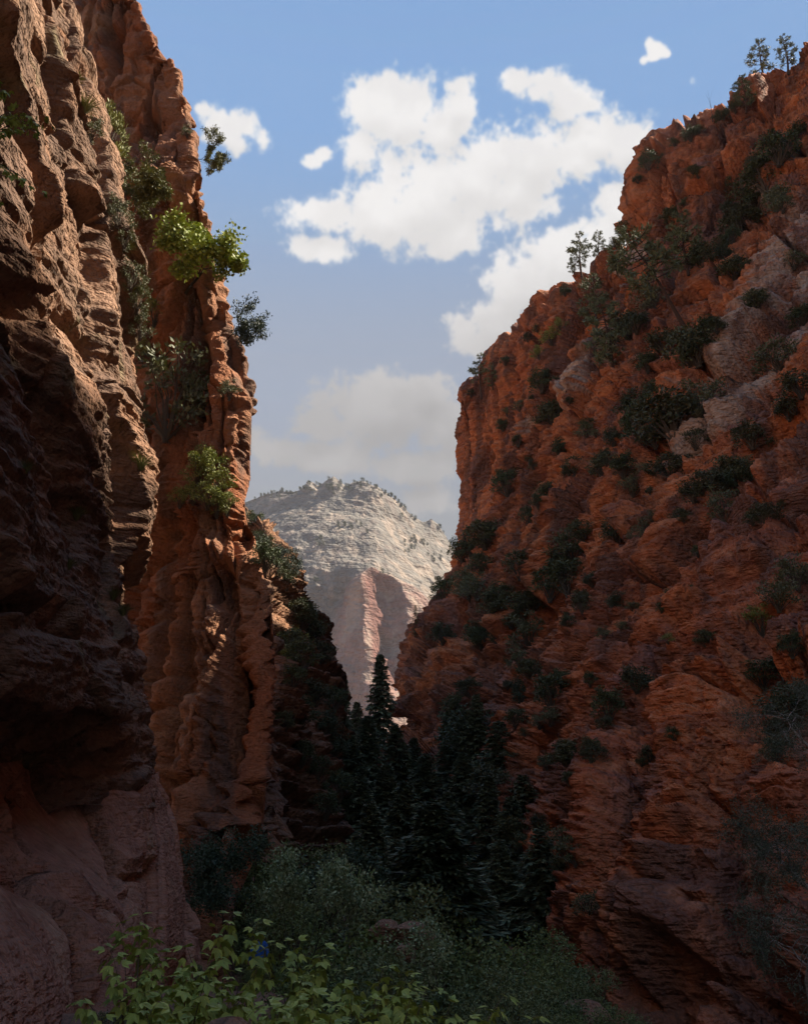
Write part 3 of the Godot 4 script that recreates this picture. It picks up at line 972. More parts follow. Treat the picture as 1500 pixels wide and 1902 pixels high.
	for q in [[258, 870, 40], [50, 880, 30], [142, 970, 34], [128, 1060, 30], [210, 1110, 30], [230, 1145, 30], [165, 370, 18], [240, 560, 40], [247, 520, 36], [232, 470, 30], [140, 150, 24], [160, 210, 40], [265, 590, 30]]:
		on_rock(tufts[rng.randi() % 2], "grass_tuft", q[0], q[1], q[2], "tuft of dry grass growing on the pitted wall by its seam", "grass", "grass tufts of the near wall", 1.2)

	# --- the wooded slope
	for q in [[470, 965, 40], [482, 1010, 54], [495, 1040, 56], [512, 1050, 60], [530, 1070, 50], [545, 1130, 60], [560, 1150, 70], [580, 1170, 64], [590, 1210, 60], [560, 1220, 66], [540, 1200, 60], [600, 1260, 60], [585, 1290, 64], [560, 1330, 60], [620, 1300, 50], [600, 1350, 60], [540, 1260, 50], [530, 1340, 46], [560, 1400, 60], [590, 1430, 60], [620, 1390, 60], [600, 1500, 60], [560, 1540, 60], [550, 1480, 50], [630, 1460, 60]]:
		on_rock(shrubs_dark[rng.randi() % 5], "shrub", q[0], q[1] + 10, q[2], "dark shrub on the crest of the ledgy slope" if q[1] < 1160 else "dark shrub crowding the side of the ledgy slope", "shrub", "shrubs of the dark slope", 1.2, Vector3.ZERO, 0.12)
	on_rock(make_tree(431, 0.32, 0.014, 4, blue, Vector3(0.3, 1, 0)), "shrub", 515, 1062, 74, "open thin-leaved shrub on the crest of the dark slope", "shrub")
	for q in [[545, 1215, 60], [535, 1240, 46]]:
		on_rock(shrubs_lime[0], "shrub", q[0], q[1], q[2], "fresh green bush on the slope behind the buttress", "shrub", "green bushes of the slope", 1.1)

	# --- conifers of the canyon floor: column, row of the top, depth, kind
	for q in [[708, 1216, 152, 0], [640, 1262, 168, 2], [664, 1304, 175, 2], [685, 1330, 120, 1], [735, 1345, 125, 1], [650, 1370, 100, 1], [770, 1370, 130, 0], [790, 1400, 105, 1], [715, 1420, 90, 0], [665, 1440, 80, 1], [830, 1330, 120, 2], [860, 1400, 100, 0], [750, 1450, 76, 1], [690, 1490, 64, 0], [830, 1470, 80, 1], [805, 1492, 46, 1], [905, 1440, 80, 2], [640, 1330, 130, 0], [612, 1400, 96, 2], [930, 1560, 62, 0], [740, 1560, 52, 0], [880, 1290, 112, 3], [925, 1340, 98, 4], [975, 1440, 76, 3], [850, 1360, 118, 4], [1000, 1540, 60, 4], [945, 1480, 72, 0], [880, 1620, 48, 1], [700, 1600, 48, 1]]:
		var p := at(q[0], q[1], q[2])
		var y := floor_y(p.x, p.z) - 0.3
		var h := p.y - y
		var lab := "dark conifer in the middle of the fir stand"
		if q[2] > 118: lab = "dark conifer at the far end of the fir stand"
		elif q[0] < 680: lab = "dark conifer beside the ledgy slope"
		elif q[0] > 825: lab = "dark conifer close to the foot of the red cliff"
		if q[1] == 1216: lab = "tall dense fir rising in front of the pale dome"
		if q[0] == 885: lab = "slim tall conifer standing close against the red cliff"
		if q[0] == 805: lab = "broad full fir standing at the front of the fir stand"
		put(firs[q[3] if q[1] < 1300 else (q[3] + int(q[0])) % 5] if q[0] != 805 else make_fir(311, 300, 80, 0.30, fir_a, Color(0.05, 0.072, 0.042)), "fir_tree", Vector3(p.x, y, p.z), Vector3(h, h, h) * Vector3(clampf(16.0 / h, 0.85, 1.45), 1, clampf(16.0 / h, 0.85, 1.45)), rng.randf() * TAU, lab, "fir tree", "firs of the canyon floor")

	# --- broadleaf growth of the floor
	var pale := {"n": 11, "wood": Color(0.06, 0.05, 0.042), "spread": 0.75, "bend": 0.18, "rise": 0.15, "size": 0.021, "ratio": 0.6, "a": Color(0.38, 0.44, 0.26), "b": Color(0.14, 0.20, 0.08), "cluster": 0.5, "leafy": 1, "fork_min": 2, "fork_max": 4, "droop": 0.1}
	plant_at(make_tree(441, 0.34, 0.013, 5, pale, Vector3(0.05, 1, 0)), "broadleaf_tree", 585, 1560, 27, 0.9, "pale small-leaved tree in the middle of the undergrowth", "tree")
	var deep := pale.duplicate()
	deep.a = Color(0.085, 0.125, 0.08); deep.b = Color(0.05, 0.075, 0.045)
	plant_at(make_tree(442, 0.34, 0.013, 5, deep, Vector3(-0.1, 1, 0)), "broadleaf_tree", 450, 1560, 31, 1.1, "dark leafy tree at the foot of the buttress", "tree")
	plant_at(make_tree(443, 0.3, 0.013, 5, deep, Vector3(0.1, 1, 0)), "broadleaf_tree", 660, 1540, 40, 1.1, "dull green tree behind the pale small-leaved tree", "tree")
	plant_at(make_tree(444, 0.34, 0.012, 4, pale, Vector3(0.05, 1, 0)), "broadleaf_tree", 785, 1690, 24, 1.0, "slender sapling with pale leaves beside the tan boulders", "tree")
	for q in [[400, 1690, 37], [380, 1790, 18], [640, 1660, 30], [690, 1690, 32], [620, 1740, 22], [700, 1760, 24], [740, 1790, 22], [820, 1760, 26], [860, 1700, 36], [900, 1740, 34], [950, 1700, 42], [1000, 1740, 40], [1040, 1800, 36], [960, 1800, 30], [890, 1830, 24], [1000, 1860, 28], [1060, 1870, 32], [780, 1850, 18], [560, 1760, 22], [505, 1660, 38], [540, 1640, 34], [720, 1640, 40], [770, 1640, 44], [830, 1660, 44], [930, 1860, 20], [1100, 1880, 30], [1170, 1890, 34], [470, 1560, 42], [510, 1540, 46], [560, 1580, 50], [600, 1560, 56], [400, 1840, 14], [300, 1860, 13], [250, 1880, 12], [700, 1860, 15], [600, 1880, 14], [1010, 1700, 48], [1050, 1740, 44], [985, 1780, 36], [1090, 1800, 40], [1040, 1850, 30], [1130, 1850, 34], [640, 1850, 13], [500, 1850, 13], [840, 1880, 14], [350, 1870, 11], [484, 1790, 28], [462, 1796, 27]]:
		var by := "in the undergrowth beneath the firs"
		if q[2] < 19: by = "among the green saplings"
		elif q[0] < 520: by = "at the foot of the fluted buttress"
		elif q[0] < 640: by = "around the pale small-leaved tree"
		elif q[0] < 800: by = "around the tan boulders"
		elif q[0] > 935: by = "in the dim hollow at the foot of the red cliff"
		plant_at(bushes[rng.randi() % 4], "shrub", q[0], q[1], q[2], 1.0, "dark bush " + by, "shrub", "bushes of the canyon floor")
	for q in [[210, 1862, 11.5], [262, 1850, 12.5], [180, 1890, 10.5], [300, 1882, 10.0]]:
		plant_at(shrubs_sage[rng.randi() % 3], "shrub", q[0], q[1], q[2], 1.0, "pale small-leaved bush at the edge of the trail", "shrub", "pale bushes by the trail")
	var scrub := {"n": 4, "wood": Color(0.30, 0.28, 0.26), "spread": 0.9, "bend": 0.28, "rise": -0.02, "size": 0.075, "ratio": 0.25, "a": Color(0.11, 0.13, 0.09), "b": Color(0.06, 0.08, 0.05), "cluster": 0.4, "leafy": 1, "fork_min": 3, "fork_max": 4, "droop": 0.1}
	for q in [[1520, 1880, 20.0, 451, -0.5, 3.3], [1500, 1640, 22.0, 452, -0.9, 2.4], [1560, 1420, 24.0, 453, -0.8, 2.6]]:
		var p := at(q[0], q[1], q[2])
		put(make_tree(q[3], q[5] * 0.42, 0.07, 5, scrub, Vector3(q[4], 0.8, 0.2)), "scrub_tree", p, Vector3.ONE, 0.0, "grey-green scrubby tree with pale bare twigs at the foot of the red cliff", "tree", "scrub trees of the red cliff")
	for q in [[1440, 1120, 80], [1480, 1080, 80], [1410, 1175, 64]]:
		on_rock(shrubs_lime[1] if q[0] == 1410 else shrubs_sage[0], "shrub", q[0], q[1], q[2], "yellow-green bush above the pale twigs on the red cliff" if q[0] == 1410 else "dull green bush overhanging above the scrub trees", "shrub", "bushes above the scrub trees", 1.2, Vector3.ZERO, 0.1)

	# --- far-off trees on the pale dome
	var far := MultiMesh.new()
	far.transform_format = MultiMesh.TRANSFORM_3D
	far.mesh = make_shrub(160, 14, 16, 0.16, Color(0.07, 0.085, 0.05), Color(0.05, 0.06, 0.04), 1.1).get_node("foliage").mesh
	var places := []
	for k in 1300:
		var px := rng.randf_range(470, 845)
		var py := rng.randf_range(890, 1080)
		var h := rock_at(px, py)
		if h.w > 800.0 and mid.get_noise_2d(px * 0.06, py * 0.09) > 0.33 - 0.35 * smoothstep(935.0, 905.0, py):
			places.append(Transform3D(Basis.from_scale(Vector3.ONE * rng.randf_range(4.0, 9.0)), Vector3(h.x, h.y - 1.0, h.z)))
	far.instance_count = places.size()
	for k in places.size():
		far.set_instance_transform(k, places[k])
	var wood_far := MultiMeshInstance3D.new()
	wood_far.name = "forest"
	wood_far.multimesh = far
	wood_far.material_override = M.leaf
	add_child(wood_far)
	tag(wood_far, "far-off dark trees scattered over the pale dome", "forest", "", "stuff")

	# --- boulders
	var stones := [boulder_mesh(1), boulder_mesh(2, 0.5), boulder_mesh(3, 0.7)]
	for q in [[712, 1730, 33.0, 1.3, 0, "tan boulder with a flat top among the undergrowth"], [768, 1738, 33.0, 1.7, 1, "layered tan boulder beside the slender sapling"], [752, 1768, 31.0, 0.9, 2, "small tan stone below the layered boulder"], [1085, 1892, 38.0, 2.4, 1, "reddish slab at the foot of the red cliff"], [425, 1918, 7.0, 0.36, 1, "low yellowish rock among the green saplings"]]:
		var o := MeshInstance3D.new()
		o.name = numbered("boulder")
		o.mesh = stones[q[4]]
		o.material_override = M.near_rock
		o.position = at(q[0], q[1], q[2])
		o.scale = Vector3.ONE * q[3]
		o.rotation.y = q[0] * 0.37
		add_child(o)
		tag(o, q[5], "boulder")

	# --- the saplings beside the viewpoint
	for k in 6:
		leaf_kinds.append(three_leaflets(600 + k, [Color(0.42, 0.46, 0.11), Color(0.35, 0.41, 0.095), Color(0.24, 0.31, 0.08)][k % 3], Color(0.32, 0.38, 0.09)))
	for q in [[[250, 8.6], [[262, 1690, 9.0], [300, 1760, 8.6], [215, 1800, 8.2]], "sapling with a tall leafy shoot in front of the cave mouth's pillar"],
		[[400, 9.0], [[428, 1690, 9.4], [350, 1752, 8.8]], "sapling whose top shoot stands before the dark foot of the buttress"],
		[[330, 7.6], [[300, 1830, 7.6], [380, 1815, 7.4], [270, 1860, 7.2]], "low green sapling beside the bush at the edge of the trail"],
		[[540, 9.2], [[548, 1740, 9.4], [600, 1752, 9.2], [560, 1810, 8.6]], "sapling with two round heads of leaves below the pale small-leaved tree"],
		[[480, 7.4], [[440, 1850, 7.4], [520, 1862, 7.2], [560, 1850, 7.6]], "low sapling behind the yellowish rock"],
		[[660, 8.4], [[640, 1795, 8.6], [712, 1788, 8.8], [755, 1800, 8.6], [620, 1850, 7.8]], "wide sapling with drooping lime leaves under the tan boulders"],
		[[720, 7.4], [[700, 1850, 7.4], [760, 1846, 7.6], [790, 1826, 7.8]], "sapling with a pale bare twig and drooping leaves"],
		[[590, 7.0], [[545, 1868, 7.0], [615, 1872, 6.9], [580, 1838, 7.3]], "low sapling in front of the wide lime sapling"],
		[[360, 8.2], [[395, 1770, 8.6], [340, 1800, 8.2], [390, 1840, 8.0]], "full green sapling between the tall shoots and the low rock"],
		[[800, 7.8], [[835, 1850, 7.8], [935, 1838, 8.4], [890, 1862, 8.0]], "sapling with one long shoot arching over the dark hollow"]]:
		var c := at(q[0][0], 1930, q[0][1])
		var foot := Vector3(c.x, floor_y(c.x, c.z), c.z)
		var tips := []
		for t in q[1]:
			tips.append(at(t[0], t[1], t[2]))
		sapling(foot, tips, 0.20, q[2], "saplings beside the viewpoint")
	var wall := rock_at(2, 240)
	sapling(at(-45, 300, 9.0), [at(36, 200, 9.2), at(20, 235, 9.0), at(40, 320, 9.2), at(14, 160, 9.4)], 0.15, "twig of small leaves hanging beside the pitted wall", "", "sapling")

	var there := at(481, 1786, 31.0)
	build_hiker(Vector3(there.x, floor_y(there.x, there.z), there.z))

# a plant whose top is seen there, standing on the canyon floor
func plant_at(proto: Node3D, called: String, px: float, py: float, depth: float, wide: float, label: String, category: String, group := "") -> Node3D:
	var p := at(px, py, depth)
	var y := floor_y(p.x, p.z)
	var h := clampf(p.y - y, 0.5, 7.0)
	return put(proto, called, Vector3(p.x, p.y - h, p.z), Vector3(h * wide, h, h * wide), rng.randf() * TAU, label, category, group)

# ---------------------------------------------------------------- sky
const SKY_W := 4096
const SKY_H := 2048
var cloud_list := []
var coarse: Image
var sky_rows: Array = []
var coarse_rows: Array = []
var puff: FastNoiseLite

func direction_of(px: float, py: float) -> Vector2:       # azimuth (0 = straight ahead, to the right positive), height
	var q := (at(px, py, 10.0) - EYE).normalized()
	return Vector2(atan2(q.x, -q.z), asin(q.y))

func coarse_row(r: int) -> void:
	var a := PackedFloat32Array()
	a.resize(1024)
	var el := (0.5 - (r + 0.5) / 512.0) * PI
	var c := cos(el)
	var here := []
	for b in cloud_list:
		if absf(b[1] - el) < b[3] * 1.8:
			here.append(b)
	for k in 1024:
		var az := wrapf((k + 0.5) / 1024.0 * TAU, -PI, PI)
		var f := -1.0
		for b in here:
			var dx: float = absf(b[0] - az)
			if dx > PI: dx = TAU - dx
			dx = dx * c / b[2]
			if dx < 1.8:
				var dy: float = (b[1] - el) / b[3]
				f = maxf(f, 1.0 - sqrt(dx * dx + dy * dy) - b[4])
		a[k] = f
	coarse_rows[r] = a

func sky_row(r: int) -> void:
	var el := (0.5 - (r + 0.5) / SKY_H) * PI
	var a := PackedByteArray()
	a.resize(SKY_W * 4)
	var deg := rad_to_deg(el)
	var clear := Color8(150, 151, 153)
	if deg > 13.0: clear = Color8(150, 151, 153).lerp(Color8(152, 162, 180), smoothstep(13.0, 26.0, deg))
	if deg > 26.0: clear = Color8(152, 162, 180).lerp(Color8(128, 163, 208), smoothstep(26.0, 41.0, deg))
	if deg > 41.0: clear = Color8(128, 163, 208).lerp(Color8(84, 128, 190), smoothstep(41.0, 75.0, deg))
	var white := Color8(174, 172, 172).lerp(Color8(236, 233, 231), smoothstep(22.0, 35.0, deg))
	var y := sin(el)
	var c := cos(el)
	for k in SKY_W:
		var f: float = coarse.get_pixel(k, r).r if r < SKY_H / 2 else -1.0
		var t := 0.0
		var sh := 1.0
		if f > -0.75:
			var az := (k + 0.5) / SKY_W * TAU
			var d := Vector3(sin(az) * c, y, -cos(az) * c)
			var n := puff.get_noise_3dv(d) + 0.7 * puff.get_noise_3dv(d * 3.1 + Vector3(0, 7, 0)) + 0.5 * puff.get_noise_3dv(d * 8.0 + Vector3(0, 0, 9))
			t = smoothstep(-0.22, 0.72, f * 1.9 + n * 1.05 + 0.06)
			var above: float = coarse.get_pixel(k, maxi(r - 16, 0)).r
			sh = 1.0 - 0.05 * smoothstep(0.0, 0.7, above - f * 0.35) - 0.03 * smoothstep(0.2, -0.3, puff.get_noise_3dv(d * 1.3 + Vector3(3, 0.03, 0)))
		var q := clear.lerp(Color(white.r * sh, white.g * sh, white.b * sh), t * 0.97)
		a[k * 4] = q.r8
		a[k * 4 + 1] = q.g8
		a[k * 4 + 2] = q.b8
		a[k * 4 + 3] = 255
	sky_rows[r] = a

func make_sky() -> Image:
	puff = make_noise(5, 0.085, 6)
	puff.fractal_gain = 0.52
	for b in [[380, 205, 20, 14], [400, 228, 30, 26], [430, 238, 40, 34], [462, 235, 28, 26], [487, 256, 22, 22], [440, 268, 24, 20], [395, 252, 22, 20],
		[700, 200, 60, 52], [760, 215, 70, 52], [852, 190, 34, 50], [820, 235, 60, 40], [668, 272, 34, 40], [578, 301, 22, 14], [602, 286, 20, 14], [566, 306, 9, 7],
		[1160, 270, 62, 46], [1105, 252, 52, 40], [1070, 292, 64, 50], [1000, 300, 80, 70], [930, 285, 84, 60], [880, 340, 120, 80], [800, 385, 120, 74], [720, 400, 110, 54], [615, 402, 80, 30], [835, 440, 62, 36], [600, 462, 60, 24], [960, 350, 90, 54],
		[960, 152, 40, 24], [1010, 160, 48, 32], [1055, 192, 40, 28], [1092, 196, 24, 12], [1206, 80, 9, 11], [1222, 94, 13, 11], [1212, 106, 8, 5], [1194, 110, 6, 4], [1236, 102, 8, 6], [1284, 150, 8, 5],
		[1135, 440, 70, 50], [1060, 480, 80, 56], [985, 540, 90, 66], [920, 595, 80, 48], [900, 640, 62, 30], [970, 630, 80, 50], [1050, 560, 80, 80],
		[720, 765, 130, 66], [600, 790, 62, 30], [800, 722, 60, 36], [520, 840, 90, 34], [460, 820, 60, 30], [600, 850, 90, 30], [780, 868, 70, 28], [800, 935, 50, 26], [850, 790, 100, 60]]:
		var d := direction_of(b[0], b[1])
		cloud_list.append([d.x, d.y, b[2] / FOCAL * 1.05, b[3] / FOCAL * 1.05, 0.16 if b[2] < 33 or b[0] < 500 else 0.0])
	var g := RandomNumberGenerator.new()
	g.seed = 77
	for k in 64:                                              # the same sort of clouds all round
		var az := g.randf_range(0.42, TAU - 0.42)
		if az > PI: az -= TAU
		var el := g.randf_range(0.12, 1.0)
		for j in g.randi_range(2, 8):
			cloud_list.append([az + g.randfn() * 0.09, el + g.randfn() * 0.035, g.randf_range(0.02, 0.07), g.randf_range(0.015, 0.045), g.randf_range(0.0, 0.4)])
	coarse_rows.resize(512)
	in_threads(coarse_row, 512)
	var bytes := PackedByteArray()
	for r in 512:
		bytes.append_array((coarse_rows[r] as PackedFloat32Array).to_byte_array())
	coarse = Image.create_from_data(1024, 512, false, Image.FORMAT_RF, bytes)
	coarse.resize(SKY_W, SKY_H, Image.INTERPOLATE_BILINEAR)
	sky_rows.resize(SKY_H)
	in_threads(sky_row, SKY_H)
	var all := PackedByteArray()
	for r in SKY_H:
		all.append_array(sky_rows[r])
	return Image.create_from_data(SKY_W, SKY_H, false, Image.FORMAT_RGBA8, all)

# ---------------------------------------------------------------- materials
func grain_texture(sd: int, size: int, length: float, lo: float, hi: float) -> ImageTexture:
	var n := make_noise(sd, length, 5)
	var im := n.get_seamless_image(size, size)
	im.convert(Image.FORMAT_L8)
	if lo > 0.0 or hi < 1.0:
		var d := im.get_data()
		for k in d.size():
			d[k] = int(255.0 * lerpf(lo, hi, d[k] / 255.0))
		im = Image.create_from_data(size, size, false, Image.FORMAT_L8, d)
	return ImageTexture.create_from_image(im)

func bedded_texture(sd: int) -> ImageTexture:       # fine beds drawn out sideways over an even grain
	var beds := make_noise(sd, 26.0, 5).get_seamless_image(256, 1024)
	beds.resize(1024, 1024, Image.INTERPOLATE_CUBIC)
	var even := make_noise(sd + 1, 70.0, 6).get_seamless_image(1024, 1024)
	beds.convert(Image.FORMAT_L8)
	even.convert(Image.FORMAT_L8)
	var p := beds.get_data()
	var q := even.get_data()
	for k in p.size():
		p[k] = (p[k] + q[k] * 2) / 3
	return ImageTexture.create_from_image(Image.create_from_data(1024, 1024, false, Image.FORMAT_L8, p))

func rock_material(scale: float, relief: float) -> StandardMaterial3D:
	var m := StandardMaterial3D.new()
	m.vertex_color_use_as_albedo = true
	m.roughness = 0.92
	m.metallic_specular = 0.25
	m.albedo_texture = M.grain
	m.heightmap_enabled = true
	m.heightmap_texture = M.relief
	m.heightmap_scale = relief
	m.uv1_triplanar = true
	m.uv1_world_triplanar = true
	m.uv1_scale = Vector3.ONE * scale
	return m

func leaf_material(through: float, rough := 0.6) -> StandardMaterial3D:
	var m := StandardMaterial3D.new()
	m.vertex_color_use_as_albedo = true
	m.roughness = rough
	m.metallic_specular = 0.3
	m.cull_mode = BaseMaterial3D.CULL_DISABLED
	if through > 0.0:
		m.backlight_enabled = true
		m.backlight = Color(through, through, through * 0.6)
	return m

func plain(c: Color, rough := 0.9) -> StandardMaterial3D:
	var m := StandardMaterial3D.new()
	m.albedo_color = c.linear_to_srgb()
	m.roughness = rough
	return m

# ---------------------------------------------------------------- scene
func _ready() -> void:
	var t0 := Time.get_ticks_msec()
	rng.seed = 4
	# camera
	var cam := Camera3D.new()
	cam.name = "camera"
	cam.fov = rad_to_deg(2.0 * atan(951.0 / FOCAL))
	cam.near = 0.1
	cam.far = 9000.0
	cam.position = EYE
	cam.rotation = Vector3(PITCH, 0, 0)
	add_child(cam)
	cam.current = true
	# sky and sun
	var env := Environment.new()
	env.background_mode = Environment.BG_SKY
	var sky := Sky.new()
	var pano := PanoramaSkyMaterial.new()
	pano.panorama = ImageTexture.create_from_image(make_sky())
	pano.energy_multiplier = 1.0
	sky.sky_material = pano
	env.sky = sky
	env.background_energy_multiplier = 0.34
	env.tonemap_mode = Environment.TONE_MAPPER_LINEAR
	env.tonemap_exposure = 3.2
	env.sdfgi_enabled = true
	env.ssao_enabled = true
	env.ssil_enabled = true
	env.fog_enabled = true
	env.fog_density = 0.00006
	env.fog_light_color = Color(0.93, 0.95, 1.0)
	var we := WorldEnvironment.new()
	we.name = "world"
	we.environment = env
	add_child(we)
	var sun := DirectionalLight3D.new()
	sun.name = "sun"
	sun.light_energy = 1.4
	sun.light_color = Color(1.0, 0.94, 0.85)
	sun.light_angular_distance = 0.5
	sun.shadow_enabled = true
	sun.look_at_from_position(Vector3.ZERO, -SUN)
	add_child(sun)
	print("sky ", Time.get_ticks_msec() - t0)

	# noise and materials
	big = make_noise(11, 40.0)
	mid = make_noise(12, 6.0)
	fine = make_noise(13, 1.5)
	ridge = make_noise(14, 11.0, 3, FastNoiseLite.FRACTAL_RIDGED)
	pit = make_noise(15, 1.6, 2, FastNoiseLite.FRACTAL_FBM, FastNoiseLite.TYPE_CELLULAR)
	bed = make_noise(16, 1.0, 3)
	warp = make_noise(17, 22.0, 3)
	block = make_noise(19, 2.0, 1, FastNoiseLite.FRACTAL_NONE, FastNoiseLite.TYPE_CELLULAR)
	block.cellular_return_type = FastNoiseLite.RETURN_CELL_VALUE
	crack = make_noise(19, 2.0, 1, FastNoiseLite.FRACTAL_NONE, FastNoiseLite.TYPE_CELLULAR)
	crack.cellular_return_type = FastNoiseLite.RETURN_DISTANCE2_SUB
	streak = make_noise(18, 2.2, 4)
	M.grain = grain_texture(21, 512, 40.0, 0.80, 1.0)
	M.relief = bedded_texture(22)
	M.near_rock = rock_material(0.30, 22.0)
	M.far_rock = rock_material(0.08, 95.0)
	M.dome_rock = rock_material(0.006, 900.0)
	M.soil = rock_material(0.6, 5.0)
	M.bark = plain(Color(0.055, 0.042, 0.035))
	M.grey_wood = plain(Color(0.16, 0.145, 0.13))
	M.leaf = leaf_material(0.35)
	M.needle = leaf_material(0.12)

	build_rock()
	print("rock ", Time.get_ticks_msec() - t0)
	build_plants()
	print("plants ", Time.get_ticks_msec() - t0)

func column(list: Array) -> Array:
	var r := []
	for q in list:
		r.append(at(q[0], q[1], q[2]))
	return r

func panel(c: int, a: float, b: float, row: float, d: float) -> Vector3:      # the flat overhanging panel turned to the viewer
	match c:
		0: return at(a - 90.0, row, d + 8.0)
		1: return at(a - 6.0, row, d + 3.5)
		2: return at(lerpf(a, b, 0.25), row, d + 2.2)
		3: return at(lerpf(a, b, 0.6), row, d + 1.2)
		4: return at(lerpf(a, b, 0.95), row, d + 1.0)
		5: return at(b, row, d + 2.6)
	return at(b, row, d + 3.0) + Vector3(-9, 0, -16)

func build_rock() -> void:
	# --- the near wall with the cave, running along the trail
	var ys := [-4.0, -1.6, 0.2, 1.7, 2.7, 3.1, 3.7, 6.2, 10.0, 13.4, 18.5, 24.7, 33.7, 44.0, 60.0]
	var xs := [-4.5, -5.0, -5.7, -7.6, -8.2, -6.9, -6.3, -7.2, -7.9, -8.5, -9.6, -11.0, -13.8, -17.5, -24.0]
	var pillar := [-5.2, -5.5, -6.0, -6.5, -6.7, -6.8, -6.9, -7.5, -8.1, -8.6, -9.7, -11.0, -13.8, -17.5, -24.0]
	var net := []
	for c in [[16.0, 1.6, 0], [4.0, 1.3, 0], [-4.0, 1.2, 0], [-9.0, 1.0, 0], [-13.0, 0.8, 0], [-17.0, 0.5, 0], [-21.0, 0.2, 0], [-23.6, 0.1, 1], [-26.0, 0.0, 1], [-28.5, -0.5, 1], [-30.5, -3.0, 1], [-32.0, -8.0, 1], [-34.0, -20.0, 1]]:
		var line := []
		for k in ys.size():
			var x: float = pillar[k] if c[2] else xs[k]
			var z: float = c[0] - maxf(0.0, ys[k] - 2.0) * 0.03
			line.append(Vector3(x + c[1], ys[k] - (0.25 if ys[k] < 1.0 else 0.0), z))
		net.append(line)
	dents_near = [
		dent(Vector3(-5.4, -1.2, -13.2), Vector3(-6.0, 0.3, -14.2), 0.5, -0.35),
		dent(Vector3(-5.4, -1.6, -15.2), Vector3(-6.0, 0.0, -16.4), 0.35, -0.4),
		dent(Vector3(-5.0, -1.4, -11.0), Vector3(-5.8, 0.2, -12.4), 0.45, -0.3),
		dent(Vector3(-8.0, 11.0, -15.0), Vector3(-7.8, 8.0, -20.0), 1.6, -0.9, 0.8),
		dent(Vector3(-7.3, 5.4, -14.0), Vector3(-7.3, 4.6, -16.0), 1.2, -0.9, 0.7),
	]
	var foot_net := []
	var wall_net := []
	for line in net:
		foot_net.append(line.slice(0, 5))
		wall_net.append(line.slice(3))
	tag(sheet("cliff", foot_net, [8, 14, 22, 40, 44, 46, 46, 30, 30, 30, 20, 10, 6], [10, 70, 70, 50], rough_ramp, tint_ramp, M.near_rock), "bare pink rock ramp below the cave beside the trail", "", "", "structure")
	tag(sheet("cliff", wall_net, [8, 14, 22, 40, 44, 46, 46, 34, 34, 34, 22, 14, 8], [30, 24, 24, 90, 110, 90, 90, 90, 100, 60, 20], rough_near, tint_near, M.near_rock), "pitted tan sandstone wall with a dark cave at its foot", "", "", "structure")

	# --- the fluted buttress behind it
	var rows := [-260, -60, 60, 160, 250, 310, 380, 470, 580, 690, 780, 860, 930, 1010, 1100, 1230, 1380, 1520, 1680, 1860, 2000]
	var edge := [160, 208, 258, 314, 336, 350, 366, 396, 420, 450, 468, 466, 458, 486, 504, 516, 506, 492, 440, 420, 410]
	var seam := [80, 118, 138, 148, 175, 205, 222, 238, 255, 262, 262, 266, 272, 274, 276, 280, 278, 284, 290, 296, 300]
	var lean := [13.0, 10.0, 9.0, 8.0, 6.5, 4.0, 3.0, 3.0, 3.0, 2.5, 1.5, 1.0, 0.5, 0.5, 0.0, -1.0, -2.0, -3.5, -5.0, -6.0, -6.5]
	net = []
	for c in 7:
		var line := []
		for k in rows.size():
			var a: float = seam[k]
			var b: float = edge[k]
			var d: float = 40.0 + lean[k]
			if k <= 4:
				line.append(panel(c, a, b, rows[k], d))
				continue
			match c:
				0: line.append(at(a - 90.0, rows[k], d + 8.0))
				1: line.append(at(a - 6.0, rows[k], d + 4.5))
				2: line.append(at(lerpf(a, b, 0.22), rows[k], d + 1.6))
				3: line.append(at(lerpf(a, b, 0.55), rows[k], d + 0.4))
				4: line.append(at(lerpf(a, b, 0.86), rows[k], d + 0.6))
				5: line.append(at(b, rows[k], d + 3.2))
				6: line.append(at(b, rows[k], d + 3.2) + Vector3(-9, 0, -16))
		line.reverse()
		net.append(line)
	dents_buttress = [
		dent(at(330, 365, 42), at(300, 380, 42), 2.2, -2.4, 0.5),
		dent(at(265, 340, 43), at(235, 350, 43), 1.8, -1.6, 0.5),
		dent(at(395, 1060, 40), at(400, 1075, 40), 1.3, -2.0, 0.5),
		dent(at(380, 950, 40), at(385, 975, 40), 1.1, -1.0, 0.5),
		dent(at(450, 1180, 41), at(445, 1480, 38), 1.5, -2.2, 0.6),
		dent(at(310, 1180, 38), at(310, 1320, 37), 1.0, -1.4, 0.6),
		dent(at(330, 1560, 33), at(340, 1640, 33), 1.2, -1.3, 0.6),
		dent(at(360, 1360, 36), at(370, 1640, 33), 0.5, -0.9, 0.6),
		dent(at(205, 60, 50), at(212, 240, 47), 0.9, -2.0, 0.5),
	]
	tag(sheet("cliff", net, [16, 36, 60, 64, 60, 50, 14], [14, 24, 30, 40, 40, 46, 46, 44, 40, 36, 36, 40, 44, 46, 36, 30, 40, 40, 40, 20], rough_buttress, tint_buttress, M.near_rock), "fluted orange sandstone buttress with shrubs in its seam", "", "", "structure")

	# --- the ledgy wooded slope beyond the buttress
	net = [
		column([[430, 1800, 44], [420, 1600, 52], [420, 1450, 60], [420, 1300, 72], [425, 1100, 90], [445, 945, 112]]),
		column([[500, 1800, 42], [505, 1600, 47], [508, 1450, 53], [506, 1300, 63], [500, 1150, 80], [488, 990, 98]]),
		column([[560, 1780, 47], [570, 1600, 56], [572, 1450, 66], [572, 1300, 80], [566, 1180, 96], [548, 1072, 112]]),
		column([[625, 1740, 60], [640, 1560, 76], [640, 1450, 86], [634, 1340, 99], [614, 1245, 110], [598, 1172, 120]]),
	]
	var far := []
